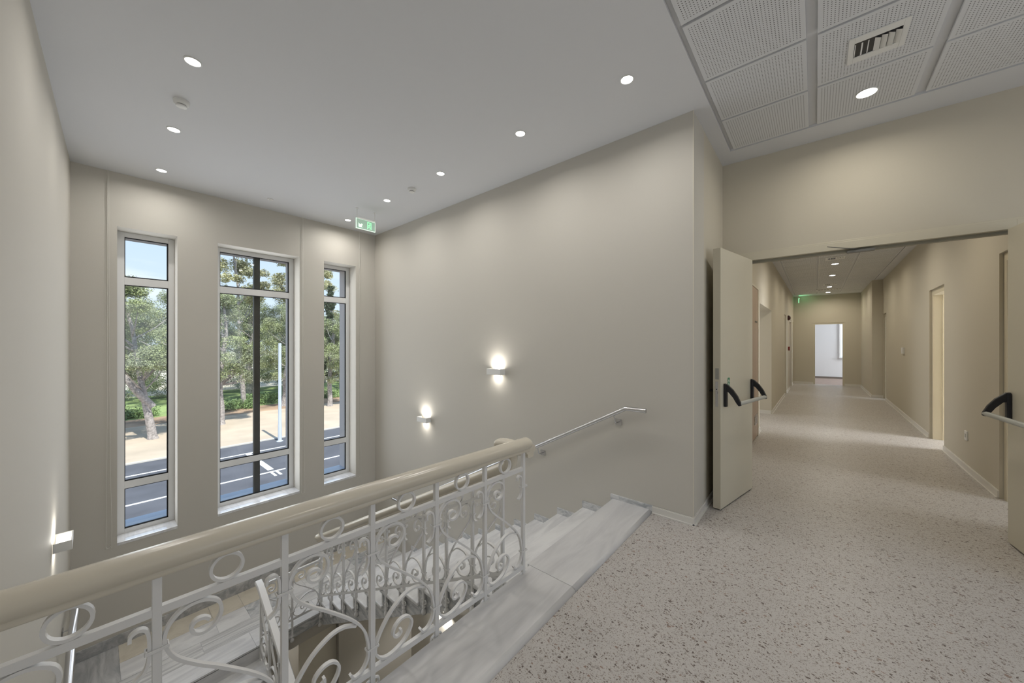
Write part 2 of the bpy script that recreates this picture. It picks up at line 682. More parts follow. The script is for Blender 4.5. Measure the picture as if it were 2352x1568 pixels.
# ================================================================== SHELL
ZC = 3.425          # ceiling of the hall
ZCC = 3.25          # ceiling of the corridor
ZL = -1.91          # half landing
ZG = -4.136         # ground floor
WY = 6.005          # inner face of the window wall


def lwx(y):          # left wall x at y
    return -0.149 - 0.0295 * (6 - y)


def rwx(y):          # right wall x at y
    return 3.219 + (3.279 - 3.219) * (y - 0.77) / 5.235


# window wall (p0->p1 runs +x so the left side is +y)
OPW = [(0.184, 0.684), (1.074, 2.055), (2.41, 2.93)]
mb = wall_mb((-0.9, WY), (4.2, WY), 0.33, ZG - 0.2, 4.3, [(a + 0.9, b + 0.9, -0.76, 2.82) for a, b in OPW])
struct(mb, 'wall_window_side', WALL)
mb = wall_mb((-9, WY + 0.33), (12, WY + 0.33), 0.32, ZG - 0.2, 4.9, [(a + 9 - 0.012, b + 9 + 0.012, -0.74, 2.80) for a, b in OPW])
struct(mb, 'wall_facade', FACADE)
mb = MB()
for a, b in OPW:
    mb.box(a - 0.012, b + 0.012, WY + 0.35, WY + 0.66, -0.765, -0.735)
o = struct(mb, 'trim_outer_sills', mat('outer_sill_marble', (0.50, 0.56, 0.66), 0.3))
# left wall
struct(wall_mb((lwx(WY), WY), (lwx(-3.3), -3.3), -0.3, ZG - 0.2, 4.0), 'wall_left', WALL)
# right stair wall
struct(wall_mb((3.219, 0.7703), (3.279, WY), -0.35, ZG - 0.2, 4.0), 'wall_stair_right', WALL)
# return wall
struct(wall_mb((3.2225, 0.77), (4.70, 0.77), 0.3, -0.3, 4.0), 'wall_return', WALLWARM)
# door wall
DW0, DW1 = (4.446, 0.77), (4.57, -3.3)
dwd = Vector((DW1[0] - DW0[0], DW1[1] - DW0[1])).normalized()


def dwp(y, off=0.0):   # point on the door wall face at y, off = towards camera (-x)
    t = (0.77 - y) / -dwd.y
    return (DW0[0] + dwd.x * t - off, y)


DY0, DY1 = 0.60, -1.19   # structural opening
struct(wall_mb(DW0, DW1, 0.2, 0, 4.0, [(0.77 - DY0, 0.77 - DY1, -1, 2.40)]), 'wall_doors', WALLWARM)
# back wall; its wide opening is added to let in fill light
struct(wall_mb((-1, -3.0), (4.75, -3.0), -0.3, -0.3, 4.0, [(1.3, 4.5, 0.8, 2.7)]), 'wall_back', WALL)

# ceilings
PX0, PX1, PY0, PY1 = 0.49, 4.157, -1.86, 0.652
mb = MB()
mb.box(-0.9, 4.9, PY1, 6.1, ZC, 4.0)
mb.box(-0.9, PX0, -3.3, PY1, ZC, 4.0)
mb.box(PX1, 4.9, -3.3, PY1, ZC, 4.0)
mb.box(PX0, PX1, -3.3, PY0, ZC, 4.0)
mb.box(PX0, PX1, PY0, PY1, ZC + 0.022, 4.0)
struct(mb, 'ceiling', WHITE)
CX0, CX1, CY0, CY1 = 4.95, 16.45, -1.245, 0.575
mb = MB()
mb.box(4.66, 21.5, CY1, 4.0, ZCC, 4.0)
mb.box(4.66, 21.5, -5.4, CY0, ZCC, 4.0)
mb.box(4.66, CX0, CY0, CY1, ZCC, 4.0)
mb.box(CX1, 21.5, CY0, CY1, ZCC, 4.0)
mb.box(CX0, CX1, CY0, CY1, ZCC + 0.014, 4.0)
struct(mb, 'ceiling_corridor', WHITE)

# floors
mb = MB()
mb.box(-0.9, 17.3, -5.4, 1.10, -0.3, 0)
mb.box(3.4, 17.3, 1.10, 4.0, -0.3, 0)
struct(mb, 'floor', TERR)
struct(MB().box(17.3, 21.5, -5.4, 4.0, -0.3, 0.0), 'floor_far_room', WOOD)
struct(MB().box(-0.9, 4.2, -3.3, 6.2, ZG - 0.25, ZG), 'floor_ground_storey', mat('lower_floor_tile', (0.55, 0.5, 0.42), 0.4))

# corridor walls
CL0, CL1 = (4.62, 0.757), (17.2, 0.632)
CR0, CR1 = (4.62, -1.347), (17.2, -1.43)


def cly(x):
    return CL0[1] + (CL1[1] - CL0[1]) * (x - CL0[0]) / (CL1[0] - CL0[0])


def cry(x):
    return CR0[1] + (CR1[1] - CR0[1]) * (x - CR0[0]) / (CR1[0] - CR0[0])


xo = CL0[0]
struct(wall_mb(CL0, CL1, 0.22, 0, 3.6, [(7.42 - xo, 9.33 - xo, -1, 2.19), (12.85 - xo, 13.5 - xo, -1, 2.33),
                                        (14.9 - xo, 15.95 - xo, -1, 2.30), (16.6 - xo, 17.05 - xo, -1, 2.28)]), 'wall_corridor_left', WALLWARM)
struct(wall_mb(CR0, CR1, -0.22, 0, 3.6, [(4.80 - xo, 5.68 - xo, -1, 2.365), (7.70 - xo, 8.58 - xo, -1, 2.33),
                                         (13.42 - xo, 13.98 - xo, -1, 2.30)]), 'wall_corridor_right', WALLWARM)
struct(wall_mb((17.2, 1.2), (17.2, -1.9), 0.14, 0, 3.6, [(1.2 - 0.061, 1.2 + 0.784, -1, 2.235)]), 'wall_corridor_end', WALLWARM)
struct(MB().box(14.05, 17.2, -1.45, -1.20, 0, 3.6), 'wall_pier', WALLWARM)
# side passage on the left and rooms on the right
mb = MB()
mb.box(9.33, 9.5, 0.75, 3.6, 0, 3.6)
mb.box(7.25, 7.42, 0.75, 3.6, 0, 3.6)
mb.box(7.25, 9.5, 3.5, 3.7, 0, 3.6)
mb.box(12.2, 17.2, 1.9, 2.05, 0, 3.6)
mb.box(12.05, 12.2, 0.8, 2.05, 0, 3.6)
struct(mb, 'wall_side_passage', WALLWARM)
mb = MB()
mb.box(4.66, 17.3, -5.4, -5.1, 0, 3.6)
for x in (6.6, 11.0):
    mb.box(x, x + 0.15, -5.1, -1.57, 0, 3.6)
struct(mb, 'wall_side_rooms', WALLWARM)
mb = MB()
mb.box(17.34, 20.7, 1.9, 2.05, 0, 3.6)
mb.box(17.34, 20.7, -4.2, -4.05, 0, 3.6)
struct(mb, 'wall_far_room_sides', FARW)
struct(wall_mb((20.5, 2.05), (20.5, -4.2), 0.25, 0, 3.6, [(2.05 + 0.80, 2.05 + 1.9, 0.93, 2.29)]), 'wall_far_room', FARW)
struct(MB().box(20.40, 20.5, -4.05, 1.9, 0.0, 0.07), 'baseboard_far_room', mat('dark_skirting', (0.2, 0.17, 0.15), 0.4))
struct(MB().box(20.46, 20.5, -0.80, -0.76, 0.90, 2.32).box(20.46, 20.5, -1.95, -1.90, 0.90, 2.32)
       .box(20.40, 20.5, -1.95, -0.76, 0.86, 0.90), 'window_5', PVC)

# lower storey partition under the landing, with a doorway
LPY = 4.86
struct(wall_mb((-0.45, LPY), (3.35, LPY), 0.14, ZG, -2.05, [(1.45 + 0.45, 2.14 + 0.45, ZG - 1, -2.222)]), 'wall_under_landing', WALL)
struct(MB().box(-0.45, 3.35, 1.0, 1.1, ZG, -0.3), 'wall_lower_back', WALL)
struct(MB().box(-0.3, 3.3, LPY + 0.14, WY, -2.16, -2.06), 'ceiling_under_landing', WHITE)

# skirtings ------------------------------------------------------------
def baseboard(name, p0, p1, side, h=0.075, t=0.012, gaps=()):
    d = Vector((p1[0] - p0[0], p1[1] - p0[1]))
    Ln = d.length
    mbx = MB()
    cuts = [0.0] + [g for gg in gaps for g in gg] + [Ln]
    d.normalize()
    for a, b in zip(cuts[0::2], cuts[1::2]):
        q0 = (p0[0] + d.x * a, p0[1] + d.y * a)
        q1 = (p0[0] + d.x * b, p0[1] + d.y * b)
        wall_mb(q0, q1, t * side, 0, h - 0.006, mb=mbx)
        wall_mb(q0, q1, (t - 0.005) * side, h - 0.006, h, mb=mbx)
        wall_mb(q0, q1, (t + 0.012) * side, 0, 0.009, mb=mbx)
    return struct(mbx, name, SKIRT)


baseboard('baseboard_stair_corner', (3.217, 1.10), (3.217, 0.7702), -1, 0.06)
baseboard('baseboard_return', (3.205, 0.77), (4.45, 0.77), -1, 0.06)
baseboard('baseboard_door_wall', (4.446, 0.77), (dwp(0.645)[0], 0.645), -1, 0.06)
baseboard('baseboard_corridor_left', (4.62, 0.757), (17.2, 0.632), -1, 0.07, gaps=[(5.85 - xo, 7.05 - xo), (7.42 - xo, 9.33 - xo), (12.85 - xo, 13.5 - xo), (14.9 - xo, 15.95 - xo), (16.6 - xo, 17.05 - xo)])
baseboard('baseboard_passage', (9.33, 0.72), (9.33, 3.5), 1, 0.07)
baseboard('baseboard_corridor_right', (4.62, -1.347), (14.05, -1.409), 1, 0.075, gaps=[(4.80 - xo, 5.68 - xo), (7.70 - xo, 8.58 - xo), (13.42 - xo, 13.98 - xo)])
baseboard('baseboard_end_left', (17.2, 0.64), (17.2, 0.061), -1, 0.07)
baseboard('baseboard_end_right', (17.2, -0.784), (17.2, -1.2), -1, 0.07)
baseboard('baseboard_pier', (14.05, -1.2), (17.2, -1.2), 1, 0.07)
baseboard('baseboard_pier_face', (14.05, -1.2), (14.05, -1.409), -1, 0.07)

# corner bead on the right stair wall corner
struct(MB().box(3.2155, 3.221, 0.7655, 0.771, 0.06, ZC), 'trim_corner_bead', mat('corner_bead', (0.70, 0.66, 0.57), 0.5))

# ================================================================== WINDOWS
FY0, FY1 = 6.25, 6.31


def window(idx, x0, x1, gx0, gx1, label):
    f = MB()
    z0, z1 = -0.755, 2.82
    bars = [(-0.755, -0.705), (-0.228, -0.143), (2.195, 2.285), (2.762, 2.82)]
    f.box(x0, gx0, FY0, FY1, z0, z1)
    f.box(gx1, x1, FY0, FY1, z0, z1)
    for a, b in bars:
        f.box(gx0, gx1, FY0, FY1, a, b)
    o = f.build('window_%d' % idx, PVC, bevel=0.003)
    o['kind'] = 'structure'
    g = MB()
    pn = MB()
    for a, b in ((-0.705, -0.228), (-0.143, 2.195), (2.285, 2.762)):
        g.box(gx0, gx0 + 0.007, FY0 + 0.012, FY0 + 0.03, a, b)
        g.box(gx1 - 0.013, gx1, FY0 + 0.012, FY0 + 0.03, a, b)
        g.box(gx0, gx1, FY0 + 0.012, FY0 + 0.03, a, a + 0.014)
        g.box(gx0, gx1, FY0 + 0.012, FY0 + 0.03, b - 0.009, b)
        pn.box(gx0, gx1, FY0 + 0.026, FY0 + 0.03, a, b)
    g.build('gasket', GASK, parent=o)
    pn.build('pane', GLASS, parent=o)
    s = MB().box(x0, x1, WY - 0.004, FY0 + 0.002, -0.785, -0.755)
    s.build('window_sill', SILL, parent=o)
    return o


window(1, 0.184, 0.684, 0.25, 0.627, '')
w2 = window(2, 1.074, 2.055, 1.141, 1.989, '')
MB().box(1.550, 1.624, 6.32, 6.38, -0.74, 2.80).build('post', MULL, parent=w2)
window(3, 2.41, 2.93, 2.47, 2.875, '')

# blind cords beside the windows
for k, (x, zb, lab) in enumerate(((0.117, -0.78, 'thin white looped blind cord left of the tall left window'),
                                  (2.093, -0.80, 'thin white looped blind cord right of the middle window'),
                                  (2.985, -0.79, 'thin white looped blind cord right of the narrow right window'))):
    y = WY - 0.02
    wv = 0.014
    pts = [(x + 0.004, y, ZC), (x + 0.006, y, 2.0), (x + wv, y, 0.3), (x + wv + 0.012, y, zb + 0.10), (x + wv, y, zb + 0.02), (x, y, zb),
           (x - wv, y, zb + 0.02), (x - wv - 0.004, y, zb + 0.10), (x - 0.010, y, 0.3), (x - 0.006, y, 2.0), (x - 0.004, y, ZC)]
    o = MB().tube(catmull(pts, 6), 0.0022, 6).build('blind_cord', CHAINM, smooth=True)
    tag(o, lab, 'cord')

# ================================================================== STAIRCASE
SX = 1.88
RUN, RISE = 0.3045, 0.159
YS = 1.475
st = thing('marble_staircase', 'white marble staircase turning at a half landing below the windows', 'staircase', (1.5, 4.8, ZG))


def tread(x0, x1, y0, y1, z, name='tread'):
    return MB().box(x0, x1, y0, y1, z - 0.03, z).build(name, MARB, parent=st, bevel=0.008)


for k in range(1, 12):
    y0 = YS + RUN * (k - 1)
    z = -RISE * k
    tread(SX - 0.02, rwx(y0) + 0.01, y0 - 0.015, y0 + RUN + 0.02, z)
    MB().box(SX, rwx(y0) + 0.01, y0 - 0.012, y0 + 0.008, z, z + RISE - 0.03).build('riser', MARB, parent=st)
# flight 1 body and side
poly = []
for k in range(1, 12):
    y0 = YS + RUN * (k - 1)
    poly += [(y0, -RISE * k - 0.031), (y0 + RUN, -RISE * k - 0.031)]
yb = YS + RUN * 11
low = [(yb, -2.05), (yb - 0.1, -2.045)]
low += [(YS + 0.0, -0.50 - 0.522 * (YS - 1.98) - 0.0)]
body = MB().prism(poly + low, 'x', SX + 0.004, 3.225)
body.build('flight_body', MARBX, parent=st)
# wall skirting beside flight 1
for k in range(0, 12):
    y0 = YS + RUN * (k - 1) + 0.01
    if k == 0:
        ya, yb2, zt, zb_ = 1.10, YS + 0.02, 0.061, -0.10
    else:
        ya, yb2, zt, zb_ = y0, y0 + RUN + 0.012, -RISE * k + 0.062, -RISE * (k + 1)
    xx = rwx((ya + yb2) / 2)
    MB().box(xx - 0.014, xx + 0.004, ya, yb2, zb_, zt).build('skirting', MARBX, parent=st, bevel=0.002)
# landing
LX0 = -0.185
LYF = 4.80
ltiles = []
lb = MB().box(LX0, 3.29, LYF + 0.01, WY + 0.02, -2.06, ZL - 0.004)
lb.build('landing_slab', MARBX, parent=st)
MB().box(LX0, SX + 0.02, LYF - 0.006, LYF + 0.012, -2.05, ZL - 0.03).build('landing_fascia', MARBX, parent=st)


def ltile(x0, x1, y0, y1, m):
    g = 0.0015
    return MB().box(x0 + g, x1 - g, y0 + g, y1 - g, ZL - 0.02, ZL).build('landing_tile', m, parent=st)


def lrow(y0, y1, xs, ms):
    for i, (a, b) in enumerate(zip(xs, xs[1:])):
        ltile(a, b, y0, y1, ms[i % len(ms)])


lrow(5.65, WY, [0.19, 0.54, 0.97, 1.28, 1.62, 1.95, 2.28, 2.61, 2.94, 3.27], [CREAMT])
lrow(5.345, 5.65, [0.19, 0.54, 0.97, 1.28, 1.62, 1.95, 2.28, 2.61, 2.94, 3.27], [MARB, MARB, MARB, MARBX])
lrow(5.10, 5.345, [LX0, 0.8, 2.0, 3.27], [MARBS])
lrow(LYF - 0.015, 5.10, [LX0, 0.35, 1.20, 1.88, 3.27], [MARB])
ltile(LX0, 0.19, 5.345, WY, MARBG)
MB().box(LX0 + 0.05, 3.27, WY - 0.016, WY, ZL, ZL + 0.118).build('landing_skirting', MARBG, parent=st, bevel=0.002)
# flight 2, going down towards the viewer along the left wall
X2 = 1.235
poly = []
for k in range(1, 14):
    z = ZL - RISE * k
    y1 = LYF - RUN * (k - 1)
    tread(lwx(y1) - 0.02, X2 + 0.02, y1 - RUN - 0.02, y1 + 0.015, z)
    MB().box(lwx(y1) - 0.02, X2, y1 - 0.008, y1 + 0.012, z, z + RISE - 0.03).build('riser', MARB, parent=st)
    poly += [(y1, z - 0.031), (y1 - RUN, z - 0.031)]
ye = LYF - RUN * 13
poly += [(ye, ZG), (ye + 0.5, ZG), (LYF, ZL - 0.28)]
MB().prism(poly, 'x', -0.19, X2 - 0.004).build('flight_body', MARBX, parent=st)

# marble kerb slab at the head of the stairs
for (a, b) in ((-0.29, 1.888), (1.891, 3.216)):
    pr = []
    y0, y1, z0, z1 = 1.10, 1.452, -0.10, 0.022
    for i in range(7):
        t = PI / 2 * i / 6
        pr.append((y0 + 0.030 - 0.030 * math.sin(t) if False else y0 + 0.03 * (1 - math.cos(t)), z1 - 0.03 + 0.03 * math.sin(t)))
    pr += [(y1, z1)]
    yy = 1.452 if a < 1.8 else 1.47
    pr[-1] = (yy, z1)
    pr += [(yy, z0), (y0, z0)]
    o = MB().prism(pr, 'x', a, b).build('marble_kerb', MARBK, smooth=False)
    for p in o.data.polygons:
        p.use_smooth = abs(p.normal.x) < 0.5 and p.normal.z > 0.05 and p.area < 0.2
    tag(o, 'long white marble kerb slab under the near balustrade' if a < 1.8 else 'white marble kerb slab across the open head of the stairs', 'kerb')
struct(MB().box(-0.9, 3.3, 1.10, 1.44, -0.3, -0.10), 'trim_floor_edge', WALL)
struct(MB().box(-0.39, 1.87, 1.40, 1.452, -0.3, -0.10), 'trim_slab_edge', WALL)


# ================================================================== RAILINGS
S_C = [(.122, .600), (.108, .612), (.088, .612), (.077, .596), (.084, .576), (.106, .566), (.135, .577), (.152, .610), (.142, .650),
       (.100, .672), (.055, .664), (.024, .630), (.017, .585), (.038, .529), (.090, .474), (.150, .424), (.245, .335), (.296, .265),
       (.316, .190), (.314, .130), (.290, .092), (.262, .083), (.248, .092), (.240, .108)]
C_C = [(.262, .300), (.215, .322), (.160, .318), (.095, .280), (.045, .220), (.018, .165), (.018, .120), (.050, .086), (.095, .080),
       (.150, .100), (.186, .140), (.194, .178), (.170, .208), (.135, .210), (.105, .188), (.100, .158), (.118, .142), (.138, .150),
       (.136, .168)]
J_C = [(.278, .628), (.280, .646), (.298, .654), (.314, .640), (.318, .600), (.316, .550), (.306, .522), (.285, .506)]


S_C = [(x, z - 0.050) for x, z in S_C]
C_C = [(x, z - 0.050) for x, z in C_C]
J_C = [(x, z - 0.050) for x, z in J_C]


def strip(curve, wd, dp, sl, zs, sp, n=4):
    """flat bar swept along a curve in the local x-z plane; sl = slope, zs = z scale, sp = bay width"""
    P = catmull(curve, n)
    kx = sp / 0.334
    P = [(x * kx, z * zs) for x, z in P]
    m = MB()
    k = len(P)
    for i, p in enumerate(P):
        a = P[max(0, i - 1)]
        b = P[min(k - 1, i + 1)]
        dx, dz = b[0] - a[0], b[1] - a[1]
        l = math.hypot(dx, dz) or 1
        nx, nz_ = -dz / l, dx / l
        for (s1, s2) in ((-1, -1), (1, -1), (1, 1), (-1, 1)):
            x = p[0] + nx * wd / 2 * s1
            z = p[1] + nz_ * wd / 2 * s1
            m.v.append((x, dp / 2 * s2, z + sl * x))
    for i in range(k - 1):
        for j in range(4):
            j2 = (j + 1) % 4
            m.f.append((i * 4 + j, i * 4 + j2, (i + 1) * 4 + j2, (i + 1) * 4 + j))
    m.f.append((3, 2, 1, 0))
    m.f.append(tuple((k - 1) * 4 + j for j in range(4)))
    return m


RAILPROF = [(-0.020, 0.0), (0.020, 0.0), (0.030, 0.004), (0.034, 0.016), (0.031, 0.026), (0.036, 0.033), (0.047, 0.045), (0.053, 0.062),
            (0.050, 0.080), (0.038, 0.096), (0.018, 0.106), (0, 0.108), (-0.018, 0.106), (-0.038, 0.096), (-0.050, 0.080), (-0.053, 0.062),
            (-0.047, 0.045), (-0.036, 0.033), (-0.031, 0.026), (-0.034, 0.016), (-0.030, 0.004)]
RAILPROF = [(a * 0.96, b * 0.80) for a, b in RAILPROF]
FLATPROF = [(-0.032, 0), (0.032, 0), (0.036, 0.004), (0.036, 0.026), (0.028, 0.036), (-0.028, 0.036), (-0.036, 0.026), (-0.036, 0.004)]


def foot_mb():
    """little scrolled fixing foot and drop ball under a post, origin at the post bottom"""
    f = MB()
    f.tube(catmull([(0, 0, 0.035), (0.026, 0, 0.028), (0.030, 0, 0.006), (0.012, 0, -0.004), (0.010, 0, 0.012)], 4), 0.006, 6)
    f.tube(catmull([(0, 0, 0.035), (-0.026, 0, 0.028), (-0.030, 0, 0.006), (-0.012, 0, -0.004), (-0.010, 0, 0.012)], 4), 0.006, 6)
    f.lathe([(0.004, 0.03), (0.013, 0.02), (0.013, 0.0), (0.010, -0.015), (0.017, -0.025), (0.018, -0.034), (0.009, -0.043), (0.013, -0.052),
             (0.021, -0.066), (0.023, -0.080), (0.018, -0.096), (0.004, -0.104)], 12)
    return f


def railing(t, n, sp, sl, zs, post_bot, foot=True, ring=True, first_left=True, top=0.747, mirror=False, skip_post=()):
    """posts at x = k*sp (k=0..n), bays between; all in local coordinates of t; z measured from the bottom bar's underside line"""
    hr = top * zs
    LN = n * sp
    tb = 0.630 * zs
    w_ = 0.022

    def bar(z0, hgt, name, x0=0, x1=None):
        x1 = LN if x1 is None else x1
        m = MB()
        m.hexa([(x0, -0.010, z0 + sl * x0), (x1, -0.010, z0 + sl * x1), (x1, 0.010, z0 + sl * x1), (x0, 0.010, z0 + sl * x0),
                (x0, -0.010, z0 + hgt + sl * x0), (x1, -0.010, z0 + hgt + sl * x1), (x1, 0.010, z0 + hgt + sl * x1), (x0, 0.010, z0 + hgt + sl * x0)])
        return m.build(name, METALW, parent=t, world=False)
    bar(0.0, 0.026, 'bottom_bar')
    bar(tb, 0.024, 'top_bar')
    post = MB().box(-w_ / 2, w_ / 2, -w_ / 2, w_ / 2, post_bot, hr + 0.006).build('post', METALW, parent=t, world=False, bevel=0.0015, seg=1)
    posts = [post]
    for k in range(1, n + 1):
        posts.append(copy_part(post, k * sp, 0, sl * k * sp, t))
    proto = []
    proto.append(strip(S_C, 0.0095, 0.018, sl, zs, sp).build('scroll', METALW, parent=t, world=False, smooth=True))
    proto.append(strip(C_C, 0.0095, 0.018, sl, zs, sp).build('scroll', METALW, parent=t, world=False, smooth=True))
    proto.append(strip(J_C, 0.0085, 0.018, sl, zs, sp).build('scroll', METALW, parent=t, world=False, smooth=True))
    if ring:
        rc, rr = 0.5 * (0.654 + top) * zs, 0.5 * (top - 0.654) * zs - 0.004
        circ = [(sp / 2 + rr * math.cos(2 * PI * i / 28), rc + rr * math.sin(2 * PI * i / 28)) for i in range(29)]
        m = MB()
        for i, (x, z) in enumerate(circ[:-1]):
            cx, cz = sp / 2, rc
            ux, uz = (x - cx) / rr, (z - cz) / rr
            for (a, b) in ((-1, -1), (1, -1), (1, 1), (-1, 1)):
                X = x + ux * 0.0045 * a
                m.v.append((X, 0.009 * b, z + uz * 0.0045 * a + sl * X))
        for i in range(28):
            for j in range(4):
                j2 = (j + 1) % 4
                i2 = (i + 1) % 28
                m.f.append((i * 4 + j, i * 4 + j2, i2 * 4 + j2, i2 * 4 + j))
        proto.append(m.build('ring', METALW, parent=t, world=False, smooth=True))
    for z in (0.528 * zs, 0.115 * zs):
        m = MB()
        zz = z + sl * sp
        m.box(sp - 0.027, sp + 0.027, -0.0155, -0.0115, zz - 0.005, zz + 0.005).box(sp - 0.027, sp + 0.027, 0.0115, 0.0155, zz - 0.005, zz + 0.005)
        m.box(sp - 0.027, sp - 0.023, -0.0115, 0.0115, zz - 0.005, zz + 0.005).box(sp + 0.023, sp + 0.027, -0.0115, 0.0115, zz - 0.005, zz + 0.005)
        proto.append(m.build('collar', METALW, parent=t, world=False, bevel=0.0015, seg=1))
    for k in range(1, n):
        for p in proto:
            copy_part(p, k * sp, 0, sl * k * sp, t)
    if foot:
        fm = foot_mb()
        fo = fm.build('foot', METALW, parent=t, world=False, smooth=True)
        fo.location = (0, 0, post_bot)
        for k in range(1, n + 1):
            copy_part(fo, k * sp, 0, sl * k * sp, t)
    return posts


# near guard railing along the edge of the hall floor
GA = -math.atan(0.047)
guard = thing('balustrade', 'near white wrought iron scroll balustrade on the marble kerb with cream moulded handrail', 'balustrade',
              (1.80 - 2.01 * math.cos(GA), 1.4365 + 0.0 + 2.01 * math.sin(-GA), 0.052), GA)
railing(guard, 6, 0.335, 0.0, 1.0, -0.06, foot=True)
MB().section([(-0.06, 0, 0.748), (2.045, 0, 0.748)], RAILPROF).build('handrail', RAILP, parent=guard, world=False, smooth=True)

# stair railing beside flight 1 (local x -> world +y)
fl1 = thing('stair_balustrade', 'white scroll balustrade running down the right-hand marble flight behind the near balustrade', 'balustrade',
            (1.868, 1.675, -0.128), PI / 2)
railing(fl1, 10, 0.306, -0.510, 0.935, -0.16)
hz = 0.747 * 0.935
path = [(-0.235, 0.0, 0.875), (-0.10, 0.0, 0.875)]
path = catmull([(-0.118, 0, 0.880), (-0.116, 0, 0.83), (-0.110, 0, 0.79), (-0.085, 0, 0.752), (-0.03, 0, 0.716), (0.08, 0, hz - 0.51 * 0.08)], 5)
path += [(x, 0, hz - 0.51 * x) for x in (0.2, 1.0, 2.0, 2.9)]
path += catmull([(3.0, 0, hz - 0.51 * 3.0), (3.07, 0, hz - 0.51 * 3.07), (3.13, 0, hz - 0.51 * 3.09)], 3)
stub = [(-0.25, 0, 0.878), (-0.03, 0, 0.878), (0.0, 0, 0.874), (0.012, 0, 0.868)]
MB().section(path, RAILPROF, side=(0, -1, 0)).section(stub, RAILPROF, side=(0, -1, 0)).build('handrail', RAILP, parent=fl1, world=False, smooth=True)

# guard along the landing edge
lg = thing('landing_balustrade', 'short level scroll balustrade along the half landing edge between the two flights', 'balustrade',
           (X2 + 0.01, LYF + 0.0, -1.835), 0.0)
railing(lg, 2, 0.3145, 0.0, 0.90, -0.16, ring=False, top=0.66)
# stair railing beside flight 2 (local x -> world -y)
fl2 = thing('lower_balustrade', 'white scroll balustrade with flat handrail going down from the half landing', 'balustrade',
            (X2, LYF - 0.03, -1.93), -PI / 2)
railing(fl2, 12, 0.306, -0.520, 0.92, -0.16, ring=False, top=0.72)
h2 = 0.72 * 0.92
MB().section([(-0.10, 0, h2 + 0.02), (0.0, 0, h2 + 0.0), (0.12, 0, h2 - 0.062), (1.0, 0, h2 - 0.52), (2.5, 0, h2 - 1.30), (3.7, 0, h2 - 1.924)],
             FLATPROF, side=(0, -1, 0)).build('handrail', METALW, parent=fl2, world=False, smooth=True)

# steel wall handrails -------------------------------------------------
def wall_handrail(label, pts, brackets, wallx, sgn, rad=0.020):
    t = thing('wall_handrail', label, 'handrail', pts[0])
    MB().tube(pts, rad, 16).build('rail', STEEL, parent=t, smooth=True)
    for (x, y, z) in brackets:
        wx = wallx(y)
        b = MB()
        b.tube([(x, y, z - 0.018), (x + 0.004 * sgn, y - 0.01, z - 0.075), (x + 0.02 * sgn, y - 0.012, z - 0.088), (wx, y - 0.012, z - 0.09)], 0.0055, 8)
        ob = b.build('bracket', STEEL, parent=t, smooth=True)
        p = MB().box(min(wx, wx - 0.008 * sgn), max(wx, wx - 0.008 * sgn), y - 0.045, y + 0.021, z - 0.118, z - 0.062)
        p.build('wall_plate', STEEL, parent=ob, bevel=0.002)
        # keep the plate relative to bracket (bracket sits at t's origin)
        for ch in ob.children:
            for v in ch.data.vertices:
                v.co -= t.location
    return t


def hz1(y):
    return 0.905 - 0.53 * (y - 1.318)


wall_handrail('brushed steel round handrail on the right wall beside the upper flight',
              [(3.15, 1.133, 0.905), (3.15, 1.318, 0.905), (3.155, 3.2, hz1(3.2)), (3.165, 4.95, hz1(4.95)), (3.165, 5.25, hz1(4.95))],
              [(3.15, 1.43, hz1(1.43)), (3.152, 2.31, hz1(2.31)), (3.156, 3.5, hz1(3.5)), (3.162, 4.6, hz1(4.6))], rwx, 1)


def lx(y):
    return lwx(y) + 0.072


wall_handrail('brushed steel round handrail on the left wall above the half landing',
              [(lx(5.6), 5.6, -1.0), (lx(4.85), 4.85, -1.0), (lx(3.5), 3.5, -1.70), (lx(1.6), 1.6, -2.69)],
              [(lx(5.15), 5.15, -1.0), (lx(4.2), 4.2, -1.335), (lx(3.0), 3.0, -1.96)], lwx, -1, 0.026)


# ================================================================== LAMPS
def lamp(t, name, loc, direction, size, power, col, spread=150, size_y=None):
    o = area(name, (0, 0, 0), direction, size, size_y or size, power, col, spread=spread, disk=size_y is None)
    o.parent = t
    o.location = loc
    return o


def downlight(x, y, zc, label, group, power=6.2, r=0.042, col=(1.0, 0.965, 0.915)):
    t = thing('downlight', label, 'ceiling light', (x, y, zc), 0, group)
    MB().lathe([(r + 0.006, 0.0), (r + 0.007, -0.004), (r, -0.006), (r - 0.002, -0.002), (r - 0.004, 0.0)], 28).build('trim_ring', PLW, parent=t, world=False, smooth=True)
    MB().lathe([(r - 0.002, -0.0005), (r - 0.002, -0.003), (0.001, -0.004)], 28).build('lens', LEDM, parent=t, world=False, smooth=True)
    lamp(t, 'lamp', (0, 0, -0.012), (0, 0, -1), 0.075, power, col, 165)
    return t


HG = 'recessed downlights over the stairs'
ord_l = ['nearest', 'middle', 'farthest']
for i, (x, y) in enumerate([(0.446, 3.242), (0.477, 4.403), (0.502, 5.549)]):
    downlight(x, y, ZC, ['round recessed downlight nearest the viewer in the left row, beside a smoke detector',
                         'round recessed downlight in the middle of the left row above the left window',
                         'round recessed downlight of the left row closest to the window wall'][i], HG, 4.6)
for i, (x, y) in enumerate([(2.528, 1.048), (2.544, 2.063), (2.56, 3.238), (2.576, 4.40), (2.589, 5.566)]):
    downlight(x, y, ZC, ['round recessed downlight of the right row nearest the perforated ceiling',
                         'second round recessed downlight of the right row counted from the perforated ceiling',
                         'round recessed downlight of the right row just in front of the right smoke detector',
                         'round recessed downlight of the right row nearest the exit sign on the room side',
                         'round recessed downlight in the far corner left of the exit sign'][i], HG)
downlight(3.852, -0.30, ZC - 0.0012, 'large bright round downlight in the perforated ceiling in front of the double doors', 'lobby downlights', 5.8, 0.058, (1.0, 0.93, 0.81))
